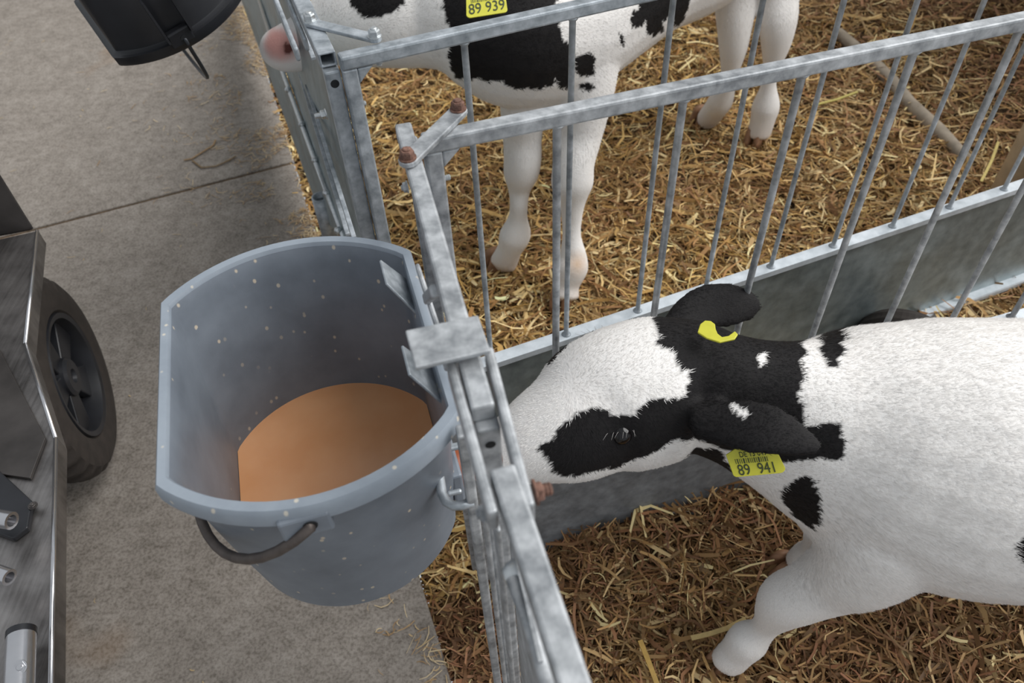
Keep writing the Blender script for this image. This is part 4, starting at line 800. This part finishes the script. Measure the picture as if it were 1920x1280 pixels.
PATCH2 = [(1, [(-0.4599, 0.0526), (-0.4557, 0.0438), (-0.4517, 0.035), (-0.4439, 0.028), (-0.4363, 0.0211), (-0.4251, 0.0221), (-0.4141, 0.023), (-0.4027, 0.0235), (-0.3915, 0.0239), (-0.3819, 0.0281), (-0.3725, 0.0322), (-0.3631, 0.0363), (-0.3539, 0.0405), (-0.3471, 0.0522), (-0.3468, 0.0619), (-0.3466, 0.0715), (-0.3465, 0.0812), (-0.3467, 0.091), (-0.3563, 0.0909), (-0.3658, 0.0909), (-0.3755, 0.0909), (-0.3853, 0.0909), (-0.3951, 0.091), (-0.4052, 0.091), (-0.4155, 0.0912), (-0.4259, 0.0913), (-0.4367, 0.0916), (-0.4478, 0.0918), (-0.4592, 0.0922), (-0.471, 0.0926), (-0.4672, 0.0824), (-0.4642, 0.0724), (-0.4619, 0.0625)], 0.198, 9),
(1, [(-0.2753, 0.0901), (-0.2742, 0.0804), (-0.2733, 0.0708), (-0.2726, 0.0612), (-0.272, 0.0516), (-0.2715, 0.0419), (-0.2707, 0.0323), (-0.27, 0.0226), (-0.2694, 0.0128), (-0.2689, 0.003), (-0.2685, -0.0069), (-0.2686, -0.0165), (-0.269, -0.0261), (-0.2693, -0.0358), (-0.2698, -0.0456), (-0.2698, -0.0594), (-0.27, -0.0734), (-0.2665, -0.0856), (-0.2634, -0.0981), (-0.2494, -0.0987), (-0.2363, -0.0995), (-0.2234, -0.1003), (-0.2107, -0.1012), (-0.2, -0.1019), (-0.1895, -0.1026), (-0.1791, -0.1034), (-0.1687, -0.1042), (-0.1591, -0.1104), (-0.1497, -0.1168), (-0.1351, -0.117), (-0.1207, -0.1172), (-0.1098, -0.1197), (-0.0988, -0.1221), (-0.0878, -0.1246), (-0.0768, -0.1274), (-0.0664, -0.1195), (-0.0562, -0.1119), (-0.0504, -0.0994), (-0.0483, -0.11), (-0.0461, -0.1208), (-0.0342, -0.123), (-0.022, -0.1253), (-0.0206, -0.1139), (-0.0194, -0.1031), (-0.0182, -0.0924), (-0.017, -0.0819), (-0.0158, -0.0717), (-0.0168, -0.0618), (-0.0179, -0.0519), (-0.0189, -0.0422), (-0.02, -0.0327), (-0.0305, -0.0268), (-0.041, -0.0209), (-0.0425, -0.0096), (-0.044, 0.0016), (-0.0455, 0.0127), (-0.0471, 0.0238), (-0.048, 0.0334), (-0.0489, 0.0431), (-0.0499, 0.0527), (-0.0488, 0.0627), (-0.0478, 0.0727), (-0.0467, 0.0827), (-0.0458, 0.0929), (-0.0555, 0.0926), (-0.0652, 0.0922), (-0.0749, 0.092), (-0.0845, 0.0917), (-0.0941, 0.0914), (-0.1036, 0.0912), (-0.1131, 0.091), (-0.1227, 0.0909), (-0.1322, 0.0907), (-0.1416, 0.0906), (-0.1511, 0.0904), (-0.1605, 0.0903), (-0.17, 0.0902), (-0.1794, 0.0901), (-0.1888, 0.09), (-0.1982, 0.0899), (-0.2077, 0.0899), (-0.2172, 0.0898), (-0.2267, 0.0898), (-0.2363, 0.0898), (-0.2459, 0.0898), (-0.2556, 0.0899), (-0.2654, 0.09)], 0.054, 9),
(1, [(-0.0139, -0.0542), (-0.0026, -0.054), (0.0088, -0.0538), (0.0204, -0.0536), (0.0321, -0.0535), (0.033, -0.0635), (0.0339, -0.0738), (0.0349, -0.0842), (0.0345, -0.1015), (0.0231, -0.1012), (0.0117, -0.1007), (0.0003, -0.0936), (-0.0109, -0.0866), (-0.0119, -0.0756), (-0.0129, -0.0648)], 0.031, 9),
(1, [(-0.0007, -0.1216), (0.0105, -0.1171), (0.0217, -0.1127), (0.0353, -0.1202), (0.0344, -0.1273), (0.0227, -0.1276), (0.0111, -0.1281), (-0.0005, -0.1287)], 0.022, 9),
(1, [(0.1288, 0.0573), (0.1234, 0.0477), (0.1181, 0.0381), (0.1128, 0.0286), (0.1076, 0.019), (0.1084, 0.0087), (0.1092, -0.0017), (0.1288, -0.0017), (0.1369, 0.0089), (0.1451, 0.0195), (0.1477, 0.0095), (0.1504, -0.0006), (0.1533, -0.0109), (0.1676, -0.0229), (0.181, -0.0148), (0.1947, -0.0066), (0.1917, 0.004), (0.1895, 0.0144), (0.2036, 0.0273), (0.2135, 0.0177), (0.2252, 0.0078), (0.2466, 0.0032), (0.2489, 0.016), (0.2541, 0.0286), (0.2562, 0.04), (0.2585, 0.0513), (0.2617, 0.0626), (0.261, 0.074), (0.2605, 0.0853), (0.2603, 0.0966), (0.2606, 0.1079), (0.2472, 0.107), (0.2339, 0.1061), (0.2209, 0.1053), (0.2081, 0.1045), (0.1957, 0.1038), (0.1836, 0.1031), (0.1716, 0.1025), (0.1598, 0.1019), (0.1481, 0.1012), (0.1365, 0.1006), (0.1251, 0.1), (0.126, 0.0894), (0.1269, 0.0787), (0.1279, 0.068)], -0.282, 9),
(3, [(-0.6681, -0.022), (-0.6601, -0.01), (-0.6517, 0.002), (-0.6383, 0.003), (-0.622, 0.0039), (-0.6109, -0.003), (-0.6014, -0.0098), (-0.5928, -0.0167), (-0.587, -0.0281), (-0.5821, -0.0395), (-0.5921, -0.0501), (-0.6026, -0.0607), (-0.6165, -0.0607), (-0.631, -0.0607), (-0.6452, -0.0554), (-0.6612, -0.0503), (-0.662, -0.0408), (-0.6642, -0.0314)], 0.164, 9),
(2, [(-0.6202, -0.0374), (-0.6076, -0.0281), (-0.5892, -0.027), (-0.585, -0.0374), (-0.5997, -0.0447), (-0.6168, -0.0458)], 0.190, 9),
(1, [(0.0835, -0.0104), (0.098, -0.0193), (0.097, -0.0362), (0.0863, -0.0303), (0.0848, -0.0202)], -0.003, 9)]

def coat2(p):
    q = p + wob(p, 110, .003); blk = np.zeros(len(p), int)
    for bl_, poly, lo, hi in PATCH2:
        d_ = (q-np.array(PO2))@np.array(PN2); m = in_poly(np.stack([(q-np.array(PO2))@np.array(PX2), (q-np.array(PO2))@np.array(PY2)], 1), poly) & (d_ > lo) & (d_ < hi)
        blk = np.where(m, bl_, blk)
    c = PALC[blk.astype(int)]
    ft = np.clip((.16-p[:, 2])/.07, 0, 1)[:, None]*.3; c = c*(1-ft)+np.array(s2l((186, 150, 116)))*ft
    kn = np.clip(1-np.linalg.norm(p-np.array((0.1790,1.5054,0.1900)), axis=1)/.045, 0, 1)[:, None]; c = c*(1-kn*.7)+np.array(s2l((196, 150, 98)))*kn*.7
    return c
c2v = coat2(verts_np(me2)); ed = np.empty(len(me2.edges)*2, np.int32); me2.edges.foreach_get('vertices', ed); ed = ed.reshape(-1, 2)
near = np.linalg.norm(verts_np(me2)-np.array((-0.4395,1.5559,0.7900)), axis=1) < .13
for _ in range(5):   # soft edge between the pink muzzle and the white hair
    acc = c2v.copy(); cnt = np.ones((len(c2v), 1))
    np.add.at(acc, ed[:, 0], c2v[ed[:, 1]]); np.add.at(acc, ed[:, 1], c2v[ed[:, 0]]); np.add.at(cnt, ed.ravel(), 1)
    c2v[near] = (acc/cnt)[near]
dk = coat2(verts_np(me2)); dk_ = near & (np.abs(dk-PALC[2]).sum(1) < .02); c2v[dk_] = PALC[2]
set_col(me2, c2v)
body2 = link('body', me2, M_COAT, None, True); body2.parent = calf2
def dir2(p):
    d = np.zeros_like(p); d[:] = (.72, .6, 0); d[:, 2] -= np.clip((.85-p[:, 2])*4, 0, 1.6); d[p[:, 2] < .5] = (0, 0, -1); return d
def len2(p):
    L = np.full(len(p), .012); L[p[:, 2] < .45] = .005; L[np.linalg.norm(p-np.array((-0.4791,1.6134,0.7520)), axis=1) < .10] = 0; return L
fur(me2, 90000, coat2, dir2, len2, .0011, calf2)
for c_, d_ in (((0.1377,1.4936,0.0640), (-.3, -.9)), ((-0.0337,1.6545,0.0660), (-.8, -.5)), ((0.8343,2.2027,0.0660), (-.5, -.8)), ((0.6895,2.3422,0.0660), (-.8, -.5))):
    hoof_mesh(calf2, c_, d_, .030, .052)
bm = bmesh.new(); bmesh.ops.create_uvsphere(bm, u_segments=20, v_segments=12, radius=.017)
for v in bm.verts: v.co += V((-0.2211,1.5687,0.8850))
o = obj('eye', bm, M_EYE, None, True); o.parent = calf2
ear_tag(calf2, ((-0.0491,1.4047,0.9500), (0.0215,1.4092,0.9500), (0.0253,1.3640,0.9200), (-0.0477,1.3475,0.9200)), [('89 939', .44, .5, .10), ('DE 13 049', .24, .5, .64)])

for o_, g_ in ((div1, 'pen dividers'), (div2, 'pen dividers'), (front1, 'pen fronts along the alley'), (front2, 'pen fronts along the alley'), (gb, 'calf buckets on the pen fronts'), (bb, 'calf buckets on the pen fronts'), (calf1, 'calves in the pens'), (calf2, 'calves in the pens')):
    o_['group'] = g_
for o_ in C.objects:
    if o_.name.startswith('straw_stalk'): o_['group'] = 'loose single straw stalks'
    if o_.name.startswith('dry_stem'): o_['group'] = 'dry stems on the concrete'
